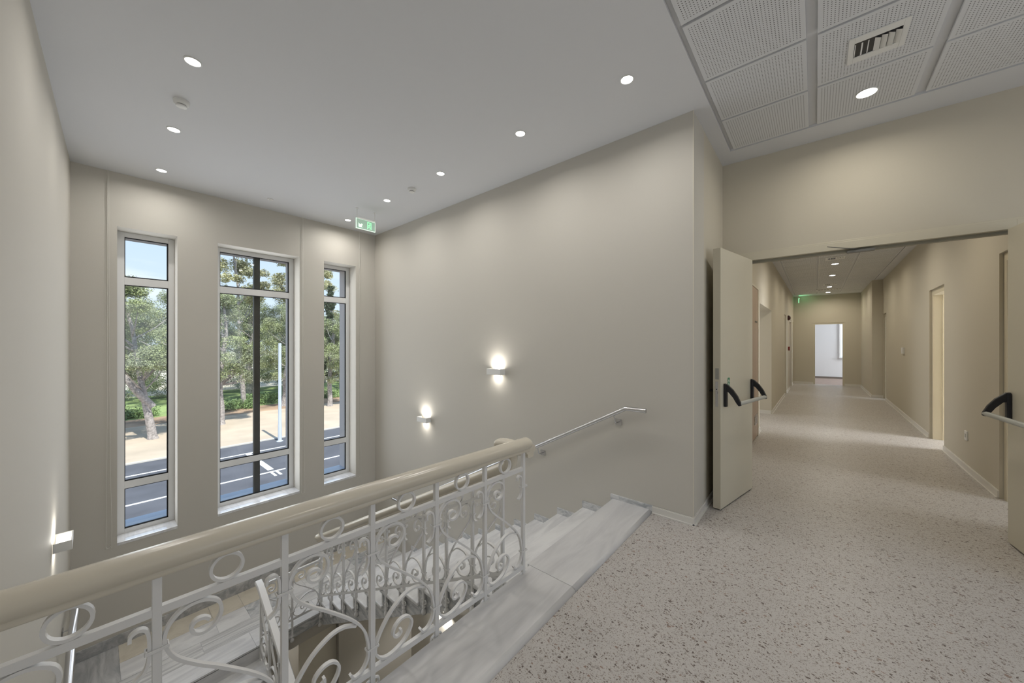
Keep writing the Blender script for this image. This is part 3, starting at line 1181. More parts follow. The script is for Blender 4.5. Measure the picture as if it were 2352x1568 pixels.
downlight(1.35, -0.30, ZC - 0.0012, 'added unseen round downlight in the perforated ceiling farther from the double doors', 'lobby downlights', 5.8, 0.058, (1.0, 0.93, 0.81))  # out of view overhead, added for more light from above
for i, x in enumerate((10.6, 12.35, 14.8, 16.35)):
    zz = ZCC if i == 3 else ZCC - 0.0012
    downlight(x, -0.33, zz, ['nearest downlight in the corridor ceiling', 'second downlight in the corridor ceiling', 'third downlight in the corridor ceiling, just before the wide vent',
                               'farthest downlight in the corridor ceiling, close to the end wall'][i], 'corridor downlights', 9.5, 0.06, (1.0, 0.90, 0.73))
for x, lb in ((6.1, 'just inside the double doors'), (8.25, 'above the daylight patch on the floor')):  # unseen lamps extending the row, added to brighten the corridor
    downlight(x, -0.33, ZCC - 0.0012, 'added unseen downlight in the corridor ceiling ' + lb, 'corridor downlights', 9.5, 0.06, (1.0, 0.90, 0.73))


def sconce(x, y0, y1, zc, d, sgn, label, up=1.7, dn=0.65):
    """box up-down light; x = wall face, sgn = direction away from the wall"""
    t = thing('wall_light', label, 'wall light', (x, (y0 + y1) / 2, zc))
    h = 0.036
    yl = (y1 - y0) / 2
    a, b = sorted((0.0, d * sgn))
    th = 0.008
    m = MB()
    D_ = d * sgn
    T_ = th * sgn
    m.prism([(0, -yl), (D_, -yl), (D_, yl), (0, yl), (0, yl - th), (D_ - T_, yl - th), (D_ - T_, -yl + th), (0, -yl + th)], 'z', -h, h)
    m.build('shade', PLW, parent=t, world=False, bevel=0.002)
    MB().box(a + 0.01, b - 0.01, -yl + 0.01, yl - 0.01, -0.004, 0.004).build('lamp_plate', SCOM, parent=t, world=False)
    cx = (a + b) / 2
    lamp(t, 'lamp', (cx - 0.0 * sgn, 0, 0.020), (-0.1 * sgn, 0, 1), 0.045, up, (1, 0.955, 0.88), 160, size_y=0.045)
    lamp(t, 'lamp', (cx, 0, -0.020), (-0.1 * sgn, 0, -1), 0.045, dn, (1, 0.955, 0.88), 150, size_y=0.045)
    return t


sconce(rwx(3.0), 2.865, 3.095, 1.152, 0.09, -1, 'white box up and down wall light, the upper of two on the right wall')
sconce(rwx(4.46), 4.352, 4.58, 0.360, 0.09, -1, 'white box up and down wall light, the lower of two on the right wall')
sconce(lwx(4.5), 4.394, 4.622, -0.060, 0.095, 1, 'white box up and down wall light on the left wall', 1.4, 0.7)
sconce(rwx(4.0), 3.90, 4.13, -2.28, 0.09, -1, 'lit wall light below the stairs seen through the balustrade', 9, 6)

# smoke detectors -----------------------------------------------------
def detector(x, y, label, r=0.05):
    t = thing('smoke_detector', label, 'smoke detector', (x, y, ZC))
    MB().lathe([(r, 0), (r, -0.012), (r * 0.93, -0.026), (r * 0.72, -0.034)], 28).build('base', PLW, parent=t, world=False, smooth=True)
    MB().lathe([(r * 0.60, -0.034), (r * 0.60, -0.039)], 24).build('gap', BLACK, parent=t, world=False, smooth=True)
    MB().lathe([(r * 0.68, -0.039), (r * 0.66, -0.047), (r * 0.4, -0.052), (0.002, -0.053)], 24).build('cap', PLW, parent=t, world=False, smooth=True)


detector(0.461, 3.841, 'round white smoke detector between the first two downlights of the left row')
detector(2.58, 3.83, 'round white smoke detector in the right row near the exit sign')
t = thing('ceiling_sensor', 'tiny flat round sensor on the ceiling above the middle window', 'sensor', (1.543, 5.548, ZC))
MB().lathe([(0.035, 0), (0.034, -0.008), (0.014, -0.012), (0.012, -0.02), (0.002, -0.022)], 24).build('body', PLW, parent=t, world=False, smooth=True)

# hanging exit sign ----------------------------------------------------
ex = thing('exit_sign', 'hanging green running man exit sign with arrow by the window corner', 'exit sign', (2.571, 4.97, 3.21))
MB().box(-0.142, 0.142, -0.004, 0.004, -0.07, 0.07).build('panel', SIGNP, parent=ex, world=False)
fr = MB()
fr.box(-0.145, 0.145, -0.006, 0.006, 0.066, 0.072).box(-0.145, 0.145, -0.006, 0.006, -0.072, -0.066)
fr.box(-0.145, -0.139, -0.006, 0.006, -0.072, 0.072).box(0.139, 0.145, -0.006, 0.006, -0.072, 0.072)
fr.build('edge_light', SIGNW, parent=ex, world=False)
ar = MB()   # arrow pointing down-left
ar.prism([(-0.108, -0.045), (-0.050, -0.045), (-0.066, -0.029), (-0.045, -0.008), (-0.045 - 0.018, 0.010), (-0.084, -0.011), (-0.108, 0.013)], 'y', -0.0065, -0.0045)
ar.build('arrow', SIGNW, parent=ex, world=False)
dr = MB()
dr.box(0.022, 0.032, -0.0065, -0.0045, -0.05, 0.05).box(0.022, 0.085, -0.0065, -0.0045, 0.040, 0.05).box(0.075, 0.085, -0.0065, -0.0045, -0.05, 0.05)
dr.build('door_symbol', SIGNG, parent=ex, world=False)
mn = MB()
for seg in ([(0.056, 0.016), (0.050, -0.010)], [(0.050, -0.010), (0.064, -0.026), (0.058, -0.048)], [(0.050, -0.010), (0.040, -0.028), (0.026, -0.036)],
            [(0.056, 0.014), (0.070, 0.004), (0.076, 0.012)], [(0.056, 0.014), (0.042, 0.008), (0.036, -0.006)]):
    mn.tube([(a, -0.006, b) for a, b in seg], 0.0045, 6)
mn.prism([(0.061 + 0.008 * math.cos(a * PI / 5), 0.029 + 0.008 * math.sin(a * PI / 5)) for a in range(10)], 'y', -0.008, -0.0045)
mn.build('running_man', SIGNG, parent=ex, world=False)
for sx_ in (-0.128, 0.140):
    MB().tube([(sx_, 0, 0.06), (sx_, 0, 0.215)], 0.004, 8).build('hanger', PLW, parent=ex, world=False)
    MB().lathe([(0.018, 0.215), (0.016, 0.206), (0.004, 0.203)], 16, (sx_, 0, 0)).build('ceiling_rose', PLW, parent=ex, world=False, smooth=True)
MB().box(-0.13, 0.14, -0.012, 0.012, 0.07, 0.09).build('lamp_housing', PLW, parent=ex, world=False)

ce = thing('corridor_exit_sign', 'small green exit sign hanging at the far end of the corridor', 'exit sign', (16.9, 0.47, 3.08))
MB().box(-0.13, 0.13, -0.012, 0.012, -0.09, 0.06).build('panel', SIGNG, parent=ce, world=False)
MB().box(-0.10, 0.10, -0.02, 0.02, 0.06, 0.09).build('lamp_housing', PLW, parent=ce, world=False)
MB().box(-0.02, 0.02, -0.008, 0.008, 0.09, 0.17).build('hanger', PLW, parent=ce, world=False)
lamp(ce, 'lamp', (0, -0.03, 0.03), (0.0, -0.6, 1), 0.1, 0.6, (0.3, 1.0, 0.45), 180, size_y=0.1)

# ================================================================== PERFORATED CEILING TILES
tile_me = None


def tile(x, y, zb, label, group, sx_=0.585, sy_=0.575):
    global tile_me
    if tile_me is None:
        o = MB().box(-sx_ / 2, sx_ / 2, -sy_ / 2, sy_ / 2, -0.010, 0.008).build('ceiling_tile', PERF, bevel=0.0015, seg=1)
        tile_me = o
    else:
        o = tile_me.copy()
        COL.objects.link(o)
    o.location = (x, y, zb + 0.010)
    tag(o, label, 'ceiling tile', group)
    return o


rows = [4.14 - 0.3025 - 0.605 * i for i in range(6)]
colsy = [(0.635 + 0.03) / 2, (0.005 - 0.60) / 2, (-0.628 - 1.23) / 2, (-1.255 - 1.845) / 2]
VENTT = None
rn = ['row nearest the double doors', 'second row from the double doors', 'third row from the double doors', 'fourth row from the double doors', 'fifth row from the double doors', 'sixth row from the double doors']
cn = ['column beside the plain stair ceiling', 'middle column', 'third column from the plain ceiling', 'column farthest from the plain ceiling']
for i, x in enumerate(rows):
    for j, y in enumerate(colsy):
        if i >= 5 and j > 1:
            continue
        tile(x, y, ZC - 0.001, 'square white perforated ceiling tile, %s, %s' % (rn[i], cn[j]), 'perforated ceiling tiles of the lobby')
for i in range(19):
    for j in range(3):
        tile(CX0 + 0.3 + 0.605 * i, CY1 - 0.31 - 0.605 * j, ZCC - 0.001, 'white perforated ceiling tile in the corridor beyond the doors', 'perforated ceiling tiles of the corridor')


def vent(x, y, z, lx_, ly_, label, n=8, slats=True):
    t = thing('air_vent', label, 'air vent', (x, y, z))
    f = MB()
    b = 0.028
    bx = 0.058
    f.box(-lx_ / 2, lx_ / 2, -ly_ / 2, -ly_ / 2 + b, -0.008, 0.0).box(-lx_ / 2, lx_ / 2, ly_ / 2 - b, ly_ / 2, -0.008, 0.0)
    f.box(-lx_ / 2, -lx_ / 2 + bx, -ly_ / 2 + b, ly_ / 2 - b, -0.008, 0.0).box(lx_ / 2 - bx, lx_ / 2, -ly_ / 2 + b, ly_ / 2 - b, -0.008, 0.0)
    f.build('frame', PLW, parent=t, world=False, bevel=0.0015)
    MB().box(-lx_ / 2 + 0.02, lx_ / 2 - 0.02, -ly_ / 2 + 0.02, ly_ / 2 - 0.02, -0.0025, -0.001).build('backing', BLACK, parent=t, world=False)
    if slats:
        wv = (ly_ - 2 * b) / n
        for i in range(n):
            yy = -ly_ / 2 + b + wv * (i + 0.5)
            a = (0.55 if i < n / 2 else -0.35) * (1 + 0.3 * math.sin(i * 2.3))
            dx = 0.80 * wv * 0.5
            m = MB()
            x0, x1 = -lx_ / 2 + bx + 0.022, lx_ / 2 - bx - 0.003
            m.hexa([(x0, yy - dx - 0.002, -0.004 - a * 0.02), (x1, yy - dx - 0.002, -0.004 - a * 0.02), (x1, yy + dx, -0.004 + a * 0.0), (x0, yy + dx, -0.004 + a * 0.0),
                    (x0, yy - dx - 0.002, -0.002 - a * 0.02), (x1, yy - dx - 0.002, -0.002 - a * 0.02), (x1, yy + dx, -0.002), (x0, yy + dx, -0.002)])
            m.build('vane', PLW, parent=t, world=False)
    return t


vent(3.245, -0.299, ZC - 0.001, 0.27, 0.27, 'white rectangular air vent with angled vanes in the lobby ceiling', 7)
vent(9.9, -0.31, ZCC - 0.001, 0.30, 0.30, 'square air vent in the corridor ceiling before the first downlight', 6)
vent(14.2, -0.33, ZCC - 0.001, 0.30, 0.30, 'square air vent in the corridor ceiling just before the third downlight', 6)
vent(15.5, -0.33, ZCC - 0.001, 0.30, 0.62, 'wide air vent near the far end of the corridor ceiling', 8)

# ================================================================== DOUBLE DOORS
# frame
f = MB()


def fbox(ya, yb, za, zb, o0, o1):
    """box on the door wall: y range, z range, from offset o0 (towards the room) to o1 (into wall)"""
    A = dwp(ya)
    B = dwp(yb)
    f.hexa([(A[0] - o0, ya, za), (B[0] - o0, yb, za), (B[0] + o1, yb, za), (A[0] + o1, ya, za),
            (A[0] - o0, ya, zb), (B[0] - o0, yb, zb), (B[0] + o1, yb, zb), (A[0] + o1, ya, zb)])


fbox(0.62, 0.562, 0, 2.43, 0.014, 0.10)
fbox(-1.152, -1.21, 0, 2.43, 0.014, 0.10)
fbox(0.562, -1.152, 2.362, 2.43, 0.014, 0.10)
fbox(0.64, 0.62, 0, 2.448, 0.006, 0.0)
fbox(-1.21, -1.23, 0, 2.448, 0.006, 0.0)
fbox(0.64, -1.23, 2.43, 2.448, 0.006, 0.0)
dfo = struct(f, 'door_1', DOORF, bevel=0.002)
f = MB()
fbox(0.562, -1.152, 2.338, 2.362, -0.03, 0.075)
f.build('guide_rail', mat('guide_rail_metal', (0.30, 0.29, 0.24), 0.45, 0.5), parent=dfo)
f = MB()
a = dwp(-0.16)
f.hexa([(a[0] - 0.17, -0.08, 2.368), (a[0] - 0.15, -0.095, 2.368), (a[0] + 0.04, -0.30, 2.345), (a[0] + 0.02, -0.31, 2.345),
        (a[0] - 0.17, -0.08, 2.374), (a[0] - 0.15, -0.095, 2.374), (a[0] + 0.04, -0.30, 2.352), (a[0] + 0.02, -0.31, 2.352)])
f.box(a[0] + 0.0, a[0] + 0.045, -0.40, -0.22, 2.325, 2.345)
f.build('closing_selector', DSTEEL, parent=dfo)


def leaf(hx, hy, ang, label, mirror):
    """leaf in local coords: x from hinge to free edge, face towards -y (mirror: +y) has the panic bar"""
    t = thing('fire_door_leaf', label, 'door', (hx, hy, 0.0), ang)
    W, T, Z0, Z1 = 0.782, 0.064, 0.012, 2.356
    s = -1 if not mirror else 1
    MB().box(0.0, W, *sorted((0.0, -s * T)), Z0, Z1).build('door_panel', DOORP, parent=t, world=False, bevel=0.002)
    # panic bar
    pb = []
    for x in (0.045, 0.705):
        y0 = s * 0.002
        m = MB()
        # upright body: rounded trapezoid, arm sweeping out and down
        y1 = s * 0.026
        m.prism([(min(y0, y1), 0.925), (max(y0, y1), 0.925), (max(y0, y1), 1.13), (min(y0, y1), 1.135)], 'x', x - 0.019, x + 0.019)
        o = m.build('panic_bar_bracket', BLACK, parent=t, world=False, bevel=0.006)
        am = MB()
        prof = [(s * 0.004, 1.137), (s * 0.028, 1.130), (s * 0.075, 1.085), (s * 0.112, 1.030), (s * 0.136, 0.975), (s * 0.138, 0.950), (s * 0.120, 0.945),
                (s * 0.102, 0.968), (s * 0.075, 1.015), (s * 0.040, 1.058), (s * 0.018, 1.066), (s * 0.004, 1.06)]
        am.prism(prof, 'x', x - 0.014, x + 0.014)
        am.build('panic_bar_arm', BLACK, parent=o, world=False, bevel=0.005)
        pb.append(o)
    br = MB()
    br.tube([(0.045, s * 0.121, 0.966), (0.705, s * 0.121, 0.966)], 0.0175, 16)
    br.build('push_bar', GREYP, parent=t, world=False, smooth=True)
    # edge hardware
    e = MB().box(W, W + 0.0015, *sorted((-s * 0.014, -s * 0.045)), 1.175, 1.275)
    e.build('label_plate', mat('plate_metal', (0.40, 0.40, 0.37), 0.5, 0.5), parent=t, world=False)
    e = MB().box(W, W + 0.0025, *sorted((-s * 0.020, -s * 0.044)), 0.93, 1.155).build('lock_plate', STEEL, parent=t, world=False, bevel=0.001)
    MB().box(W, W + 0.010, *sorted((-s * 0.024, -s * 0.040)), 1.045, 1.065).build('latch', STEEL, parent=e, world=False)
    MB().box(W, W + 0.003, *sorted((-s * 0.028, -s * 0.036)), 1.080, 1.090).build('keyhole', BLACK, parent=e, world=False)
    if mirror:
        g = MB()
        g.prism([(0.605 + px, 1.138 + pz) for px, pz in ((-0.018, -0.045), (0.018, -0.045), (0.026, -0.037), (0.026, 0.037), (0.018, 0.045), (-0.018, 0.045), (-0.026, 0.037), (-0.026, -0.037))],
                'y', 0.0004, 0.0008)
        so = g.build('green_sticker', GREENS, parent=t, world=False)
        g = MB()
        for dz in (-0.018, 0.014):
            g.prism([(0.605 - 0.016, 1.122 + dz), (0.605 - 0.016, 1.134 + dz), (0.605, 1.154 + dz), (0.605 + 0.016, 1.134 + dz), (0.605 + 0.016, 1.122 + dz), (0.605, 1.142 + dz)],
                    'y', 0.0008, 0.0014)
        g.build('white_arrows', PLW, parent=so, world=False)
        # outer side lever
        m = MB()
        m.tube([(0.72, -T, 1.06), (0.72, -T - 0.045, 1.06), (0.62, -T - 0.045, 1.06)], 0.009, 8)
        m.build('lever_handle', BLACK, parent=t, world=False, smooth=True)
    return t


# left leaf: hinge near (4.40,.497) to (3.643,.647): direction angle
angL = math.atan2(0.150, -0.757)
leaf(4.405, 0.494, angL, 'open cream fire door leaf on the left with black push bar arms', True)
leaf(4.452, -1.100, math.atan2(-0.10, -1.0), 'open cream fire door leaf cut off by the right edge of the photo', False)

# ================================================================== CORRIDOR DETAILS
# beige laminate duct door on the left
t = thing('duct_door', 'beige laminate cupboard door with small vent grille just inside the corridor on the left', 'door', (6.45, cly(6.45), 0))
t.rotation_euler = (0, 0, math.atan2(CL1[1] - CL0[1], CL1[0] - CL0[0]))
MB().box(-0.53, 0.53, -0.022, 0.0, 0.02, 2.36).build('door_panel', PINK, parent=t, world=False, bevel=0.002)
MB().box(-0.56, -0.53, -0.03, 0.0, 0.0, 2.39).box(0.53, 0.56, -0.03, 0.0, 0.0, 2.39).box(-0.53, 0.53, -0.03, 0.0, 2.36, 2.39).build('frame', DOORF, parent=t, world=False)
g = MB()
for i in range(7):
    g.box(0.14, 0.46, -0.032, -0.022, 0.24 + i * 0.022, 0.25 + i * 0.022)
g.build('vent_grille', STEEL, parent=t, world=False)
MB().box(0.2, 0.42, -0.026, -0.022, 1.825, 1.85).build('latch', DSTEEL, parent=t, world=False)


def corridor_door(x0, x1, h, yf, side, label, m=CREAM, recess=0.03, fr=0.045, open_leaf=False, leafmat=None):
    """door lining and leaf in a corridor wall opening; side=+1 left wall (+y), -1 right wall"""
    t = thing('corridor_door', label, 'door', ((x0 + x1) / 2, yf((x0 + x1) / 2), 0))
    L0 = 0.0
    xm = (x0 + x1) / 2
    w2_ = (x1 - x0) / 2 - 0.004
    d0, d1 = sorted((side * recess, side * 0.215))
    f_ = MB()
    f_.box(-w2_, -w2_ + fr, d0, d1, 0.0, h - 0.035).box(w2_ - fr, w2_, d0, d1, 0.0, h - 0.035).box(-w2_ + fr, w2_ - fr, d0, d1, h - 0.035 - fr, h - 0.035)
    f_.box(-w2_, w2_, d0, d1, h - 0.035, h - 0.004)
    f_.build('frame', m, parent=t, world=False)
    if open_leaf:
        a, b = sorted((side * 0.22, side * 0.98))
        MB().box(-w2_ + fr, -w2_ + fr + 0.042, a, b, 0.01, h - 0.09).build('door_panel', m, parent=t, world=False)
        MB().box(w2_ - fr - 0.016, w2_ - fr, *sorted((side * recess, side * 0.125)), 0, h - 0.035 - fr).box(w2_ - fr - 0.022, w2_ - fr, *sorted((side * 0.125, side * 0.134)), 0, h - 0.035 - fr).build('door_stop', m, parent=t, world=False)
        MB().box(w2_ - fr - 0.003, w2_ - fr, *sorted((side * 0.150, side * 0.170)), 0.83, 0.90).box(w2_ - fr - 0.003, w2_ - fr, *sorted((side * 0.150, side * 0.170)), 0.73, 0.79).build('strike_plate', DSTEEL, parent=t, world=False)
    else:
        a, b = sorted((side * 0.09, side * 0.13))
        MB().box(-w2_ + fr, w2_ - fr, a, b, 0.005, h - 0.035 - fr).build('door_panel', leafmat or m, parent=t, world=False)
    return t


corridor_door(4.80, 5.68, 2.365, cry, -1, 'open doorway with plain frame right beside the right fire door leaf', CREAM, open_leaf=True)
corridor_door(7.70, 8.58, 2.33, cry, -1, 'open cream door with daylight falling out on the right side of the corridor', CREAM, open_leaf=True)
corridor_door(13.42, 13.98, 2.30, cry, -1, 'narrow grey doorway beside the pier on the right', DOORF, open_leaf=True)
corridor_door(12.85, 13.5, 2.33, cly, 1, 'first recessed door on the left side of the far corridor', DOORF)
corridor_door(14.9, 15.95, 2.30, cly, 1, 'pale door beyond the red call point on the left of the corridor', mat('pale_door', (0.66, 0.63, 0.58), 0.4), recess=0.005)
corridor_door(16.6, 17.05, 2.28, cly, 1, 'last door on the left before the end wall of the corridor', DOORF)
# end doorway lining
t = thing('end_door_frame', 'beige door lining around the bright opening at the end of the corridor', 'door frame', (17.2, -0.36, 0))
yl, yr = 0.061 + 0.36, -0.784 + 0.36
MB().box(0.01, 0.14, yl - 0.05, yl, 0, 2.185).box(0.01, 0.14, yr, yr + 0.05, 0, 2.185).box(0.01, 0.14, yr, yl, 2.185, 2.235).build('lining', DOORF, parent=t, world=False)

t = thing('fire_call_point', 'small square red fire call point on the corridor left wall', 'call point', (14.3, cly(14.3), 1.33))
MB().box(-0.06, 0.06, -0.045, 0, -0.06, 0.06).build('body', REDP, parent=t, world=False, bevel=0.004)
MB().box(-0.035, 0.035, -0.048, -0.045, -0.035, 0.035).build('glass', PLW, parent=t, world=False)
t = thing('alarm_sounder', 'round dark red alarm sounder above the call point', 'alarm', (14.1, cly(14.1) - 0.0, 2.29))
m = MB().lathe([(0.075, 0), (0.08, -0.03), (0.06, -0.06), (0.03, -0.075), (0.002, -0.078)], 20)
m.v = [(x, z, y) for x, y, z in m.v]
m.build('body', DRED, parent=t, world=False, smooth=True)

t = thing('light_switch', 'white wall switch box on the right wall of the corridor', 'switch', (10.83, cry(10.83), 1.348))
MB().box(-0.085, 0.085, 0, 0.03, -0.065, 0.065).build('box', PLW, parent=t, world=False, bevel=0.004)
MB().box(-0.05, 0.05, 0.03, 0.034, -0.03, 0.03).build('rocker', PLW, parent=t, world=False, bevel=0.002)
t = thing('wall_socket', 'white wall socket low on the right wall of the corridor', 'socket', (6.68, cry(6.68), 0.412))
MB().box(-0.045, 0.045, 0, 0.012, -0.055, 0.055).build('plate', PLW, parent=t, world=False, bevel=0.003)
MB().box(-0.022, 0.022, 0.011, 0.013, -0.022, 0.022).build('outlet', GREYP, parent=t, world=False)

downlight(1.8, 5.4, -2.162, 'added unseen downlight under the half landing behind the lower doorway', 'added lower storey lamps', 6)  # hidden lamp, added to lift the dark doorway below the landing
downlight(1.6, 3.2, -0.302, 'downlight on the underside of the hall floor above the lower flight', 'added lower storey lamps', 6) if False else None
# door leaf in the opening below the landing
t = thing('lower_door', 'pale door standing in the doorway beneath the half landing', 'door', (1.92, LPY + 0.08, ZG))
MB().box(-0.235, 0.215, -0.02, 0.02, 0.01, 1.905).build('door_panel', mat('lower_door_paint', (0.74, 0.70, 0.60), 0.5), parent=t, world=False)
MB().box(0.205, 0.222, -0.035, -0.02, 0.9, 1.0).build('hinge', STEEL, parent=t, world=False)

# ================================================================== OUTSIDE
GZ = -4.2
struct(MB().box(-60, 90, 6.6, 24.6, GZ - 0.3, GZ), 'floor_parking', ASPH)
gm = MB()
gm.prism([(24.6, GZ - 0.3), (24.6, GZ + 0.04), (35, GZ + 0.05), (35, GZ - 0.3)], 'x', -60, 110)
struct(gm, 'floor_sand', SAND)
struct(MB().prism([(35, GZ - 0.3), (35, GZ + 0.05), (38, GZ + 0.1), (38, GZ - 0.3)], 'x', -60, 110), 'floor_dirt', DIRT)
struct(MB().prism([(38, GZ - 0.3), (38, GZ + 0.1), (52, GZ + 0.3), (52, GZ - 0.3)], 'x', -60, 110), 'floor_grass', GRASS)
struct(MB().prism([(52, GZ - 0.3), (52, GZ + 0.3), (100, GZ + 3.8), (100, GZ - 0.3)], 'x', -60, 130), 'floor_pale_field', PALE)


def road_line(x0, x1, y0, y1, label):
    o = MB().box(x0, x1, y0, y1, GZ, GZ + 0.006).build('road_marking', LINEM)
    tag(o, label, 'road marking')


road_line(-20, 40, 22.32, 22.46, 'long white parking line nearer the sand')
road_line(-20, 40, 18.32, 18.46, 'long white parking line nearer the building')
road_line(5.10, 5.34, 18.7, 22.3, 'wide white bay divider between the two long parking lines')
road_line(5.08, 5.18, 17.7, 18.3, 'short white prong at the near end of the bay divider, on the left')
road_line(5.28, 5.38, 17.7, 18.3, 'short white prong at the near end of the bay divider, on the right')
o = MB().box(-60, 90, 24.5, 24.66, GZ, GZ + 0.06).build('kerb', mat('kerb_concrete', (0.62, 0.58, 0.52), 0.9))
tag(o, 'pale kerb between the asphalt and the sand', 'kerb')

pl = thing('street_lamp', 'tall galvanised lamp post standing at the edge of the parking', 'lamp post', (7.08, 23.75, GZ))
MB().lathe([(0.17, 0), (0.17, 0.03), (0.10, 0.05), (0.095, 0.9), (0.085, 1.0), (0.075, 5.7)], 16).build('pole', POLEM, parent=pl, world=False, smooth=True)


def foliage(blobs, n, leaf_size, rng, squash=0.7, gap=0.0):
    """cluster of small leaf quads on the given blobs [(x,y,z,r)] -> vertex array"""
    g = np.random.default_rng(rng.randrange(1 << 30))
    tot = sum(b[3] ** 2 for b in blobs)
    out = []
    for (bx, by, bz, br) in blobs:
        k = max(4, int(n * br * br / tot))
        d = g.normal(size=(k, 3))
        d /= np.linalg.norm(d, axis=1)[:, None]
        f = g.normal(size=(6, 3)) * 2.2
        ph = g.uniform(0, 6.28, 6)
        lump = np.sin(d @ f.T + ph).sum(1) / 6
        rr = br * g.random(k) ** 0.45 * (0.85 + 0.75 * lump)
        p = d * rr[:, None] * np.array([1, 1, squash]) + np.array([bx, by, bz])
        a = g.normal(size=(k, 3)) * np.array([1, 1, 0.6])
        a /= np.linalg.norm(a, axis=1)[:, None]
        b_ = np.cross(a, g.normal(size=(k, 3)))
        b_ /= np.linalg.norm(b_, axis=1)[:, None] + 1e-6
        l = leaf_size * g.uniform(0.6, 1.4, k)[:, None]
        w_ = l * g.uniform(0.3, 0.55, k)[:, None]
        out.append(np.stack([p - a * l, p + b_ * w_, p + a * l, p - b_ * w_], 1).reshape(-1, 3))
    return np.concatenate(out)


def quick_build(v, name, material, parent):
    me = bpy.data.meshes.new(name)
    v = v - np.array(parent.location)
    n = len(v) // 4
    me.vertices.add(len(v))
    me.vertices.foreach_set('co', v.astype(np.float32).ravel())
    me.loops.add(len(v))
    me.loops.foreach_set('vertex_index', np.arange(len(v), dtype=np.int32))
    me.polygons.add(n)
    me.polygons.foreach_set('loop_start', np.arange(0, len(v), 4, dtype=np.int32))
    me.update(calc_edges=True)
    me.materials.append(material)
    o = bpy.data.objects.new(name, me)
    COL.objects.link(o)
    o.parent = parent
    return o


TG = 'trees across the parking'


def tree(x, y, h, cr_, label, mt, seed, lean=(0, 0), fork=0.45, n=9000, tr=0.22, zlow=0.42, gz=GZ + 0.05, leafs=0.10, spread=1.0, nb=26):
    n = int(n * (1.2 if mt in (LEAF[2], LEAF[3]) else 2.3))
    if mt in (LEAF[0], LEAF[1]):
        leafs *= 0.50
        n = int(n * 2.0)
        nb = int(nb * 1.9)
        zlow -= 0.06 if seed in (11, 12) else 0.13
    rng = random.Random(seed)
    t = thing('tree', label, 'tree', (x, y, gz), 0, TG)
    fx, fy = x + lean[0] * fork, y + lean[1] * fork
    zf = gz + h * fork
    m = MB()
    m.tube(catmull([(x, y, gz - 0.1), (x + lean[0] * 0.12, y, gz + h * 0.12), (x + lean[0] * 0.22 - 0.1, y, gz + h * 0.28), (fx, fy, zf), (x + lean[0] * 0.8 + 0.2, y + lean[1] * 0.8, gz + h * 0.7),
                    (x + lean[0], y + lean[1], gz + h * 0.92)], 3), [tr * 1.35] + [tr * (1 - 0.82 * i / 15) for i in range(15)], 10)
    blobs = []
    for k in range(nb):
        u = rng.random()
        zz = gz + h * (zlow + (0.97 - zlow) * u)
        prof = math.sin(PI * min(1, 0.25 + 0.75 * u)) ** 0.6 if spread > 0.5 else (1 - u) * 0.9 + 0.1
        rad = cr_ * prof * rng.uniform(0.25, 0.95)
        th = rng.uniform(0, 2 * PI)
        bx = x + lean[0] * (zz - gz) / h + rad * math.cos(th)
        by = y + lean[1] * (zz - gz) / h + rad * math.sin(th)
        br = cr_ * rng.uniform(0.24, 0.42) * (0.75 if spread > 0.5 else 0.9)
        blobs.append((bx, by, zz, br))
        if k % 3 == 0:
            sz = max(gz + h * 0.3, zz - h * 0.18)
            sxp = x + lean[0] * (sz - gz) / h
            m.tube(catmull([(sxp, y + lean[1] * (sz - gz) / h, sz), ((sxp + bx) / 2, (y + by) / 2, (sz + zz) / 2 - 0.15), (bx, by, zz)], 2),
                   [tr * 0.26, tr * 0.2, tr * 0.15, tr * 0.08, 0.02], 6)
    if seed == 11:
        m.tube(catmull([(x - 0.05, y, gz + 1.9), (x - 0.75, y - 0.2, gz + 3.0), (x - 1.25, y - 0.3, gz + 3.9), (x - 2.0, y, gz + 4.6)], 4), [0.22 - 0.012 * i for i in range(13)], 8)
    m.build('trunk', BARK, parent=t, smooth=True)
    quick_build(foliage(blobs, n, leafs, rng, 0.75), 'foliage', mt, t)
    return t


tree(2.35, 29.9, 9.3, 2.9, 'leaning pine with forked grey trunk seen through the left window', LEAF[1], 11, lean=(-1.3, 0.4), fork=0.5, n=12000, tr=0.22, zlow=0.50, nb=30)
tree(-0.6, 33.5, 8.6, 3.0, 'pine at the left edge of the left window', LEAF[0], 12, lean=(0.8, 0), n=8000, zlow=0.45)
tree(4.9, 44.5, 10.5, 3.6, 'dark pine standing behind the leaning pine', LEAF[0], 13, lean=(-0.4, 0), n=10000, tr=0.26, zlow=0.38)
tree(5.75, 31.6, 9.2, 2.7, 'pine at the left edge of the middle window with thick knotty trunk', LEAF[1], 14, lean=(0.3, 0.5), n=11000, tr=0.28, zlow=0.46, nb=28)
tree(10.3, 43.6, 10.6, 4.0, 'broad pine behind the left half of the middle window', LEAF[0], 15, lean=(0.2, 0), n=14000, tr=0.32, zlow=0.34, nb=34)
tree(11.2, 36.5, 9.4, 2.9, 'yellowish pine behind the right half of the middle window', LEAF[1], 16, lean=(0.9, 0), n=11000, tr=0.24, zlow=0.42, nb=28)
tree(15.0, 42.0, 10.4, 3.5, 'grey-green pine behind the lamp post', LEAF[0], 17, lean=(-0.5, 0), n=11000, tr=0.26, zlow=0.36, nb=30)
tree(13.9, 33.4, 8.0, 2.3, 'pine in the left part of the narrow right window', LEAF[1], 18, lean=(0.2, 0), n=9000, tr=0.22, zlow=0.42)
tree(19.6, 44.0, 9.6, 3.4, 'pine in the right part of the narrow right window', LEAF[0], 19, lean=(0.5, 0), n=9000, tr=0.24, zlow=0.36)
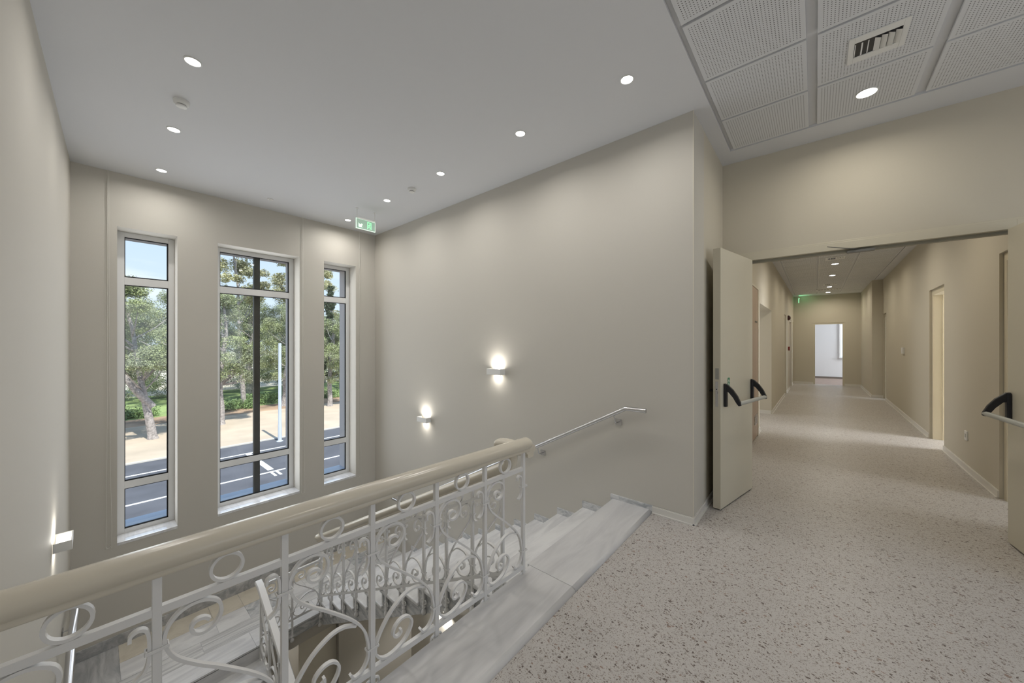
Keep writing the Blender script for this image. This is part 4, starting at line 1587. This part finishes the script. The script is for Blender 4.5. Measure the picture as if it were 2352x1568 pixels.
tree(8.6, 38.0, 15.0, 2.9, 'tall thin eucalyptus rising above the pines on the left of the middle window', LEAF[2], 20, lean=(-0.8, 0), n=12000, tr=0.2, zlow=0.62, leafs=0.085, nb=20)
tree(13.2, 41.0, 15.5, 3.2, 'tall thin eucalyptus rising above the pines behind the dark post', LEAF[2], 21, lean=(0.7, 0), n=15000, tr=0.2, zlow=0.60, leafs=0.085, nb=22)
tree(18.2, 46.0, 15.0, 3.0, 'yellow-green eucalyptus above the pines at the right of the middle window', LEAF[2], 22, n=12000, tr=0.2, zlow=0.60, leafs=0.085, nb=20)
tree(15.1, 36.2, 11.6, 0.95, 'narrow dark cypress at the top of the narrow right window', LEAF[3], 23, n=30000, tr=0.16, zlow=0.2, spread=0.2, nb=80, leafs=0.07)
tree(0.5, 52.0, 9.0, 4.0, 'distant pine low behind the left window', LEAF[0], 24, n=9000, tr=0.22, zlow=0.3)
tree(8.5, 58.0, 10.5, 4.6, 'distant pine far behind the grass', LEAF[0], 25, n=10000, tr=0.22, zlow=0.3)
tree(18.0, 60.0, 11.5, 5.0, 'distant broad pine behind the right-hand trees', LEAF[0], 26, n=11000, tr=0.24, zlow=0.28)
tree(27.5, 58.0, 11.5, 5.0, 'distant pine at the far right behind the narrow window', LEAF[0], 27, n=9000, tr=0.24, zlow=0.28)
for i, (x, y, c, lab) in enumerate(((3.2, 49, 3.6, 'low dense pine at the back behind the left window'), (6.8, 50, 3.6, 'low dense pine at the back between the left and middle windows'),
                                   (11.4, 51, 3.8, 'low dense pine at the back left of the dark post'), (15.6, 50, 3.6, 'low dense pine at the back right of the dark post'),
                                   (20.5, 51, 3.8, 'low dense pine at the back behind the lamp post'), (24.6, 50, 3.8, 'low dense pine at the back in the narrow right window'))):
    tree(x, y, 9.4, c, lab, LEAF[i % 2], 70 + i, n=9000, tr=0.2, zlow=0.19, nb=30)
for i, (x, y, r, lab) in enumerate(((7.6, 37.5, 1.3, 'green shrub at the foot of the knotty pine'), (2.0, 38.8, 1.1, 'green shrub behind the leaning pine trunk'),
                                    (9.6, 39.5, 1.5, 'wide green shrub left of the dark post'), (12.6, 40.5, 1.0, 'small green shrub right of the dark post'),
                                    (15.9, 38.0, 1.5, 'dark green shrub in the narrow right window'), (0.2, 40.0, 1.3, 'leafy green shrub at the left edge of the left window'))):
    rng = random.Random(50 + i)
    t = thing('shrub', lab, 'shrub', (x, y, GZ + 0.1))
    bl = [(x + rng.uniform(-r, r), y + rng.uniform(-0.4, 0.4) * r, GZ + 0.1 + rng.uniform(0.1, 0.35) * r, r * 0.5) for _ in range(9)]
    quick_build(foliage(bl, 3500, 0.07, rng, 0.8), 'leaves', LEAF[4], t)
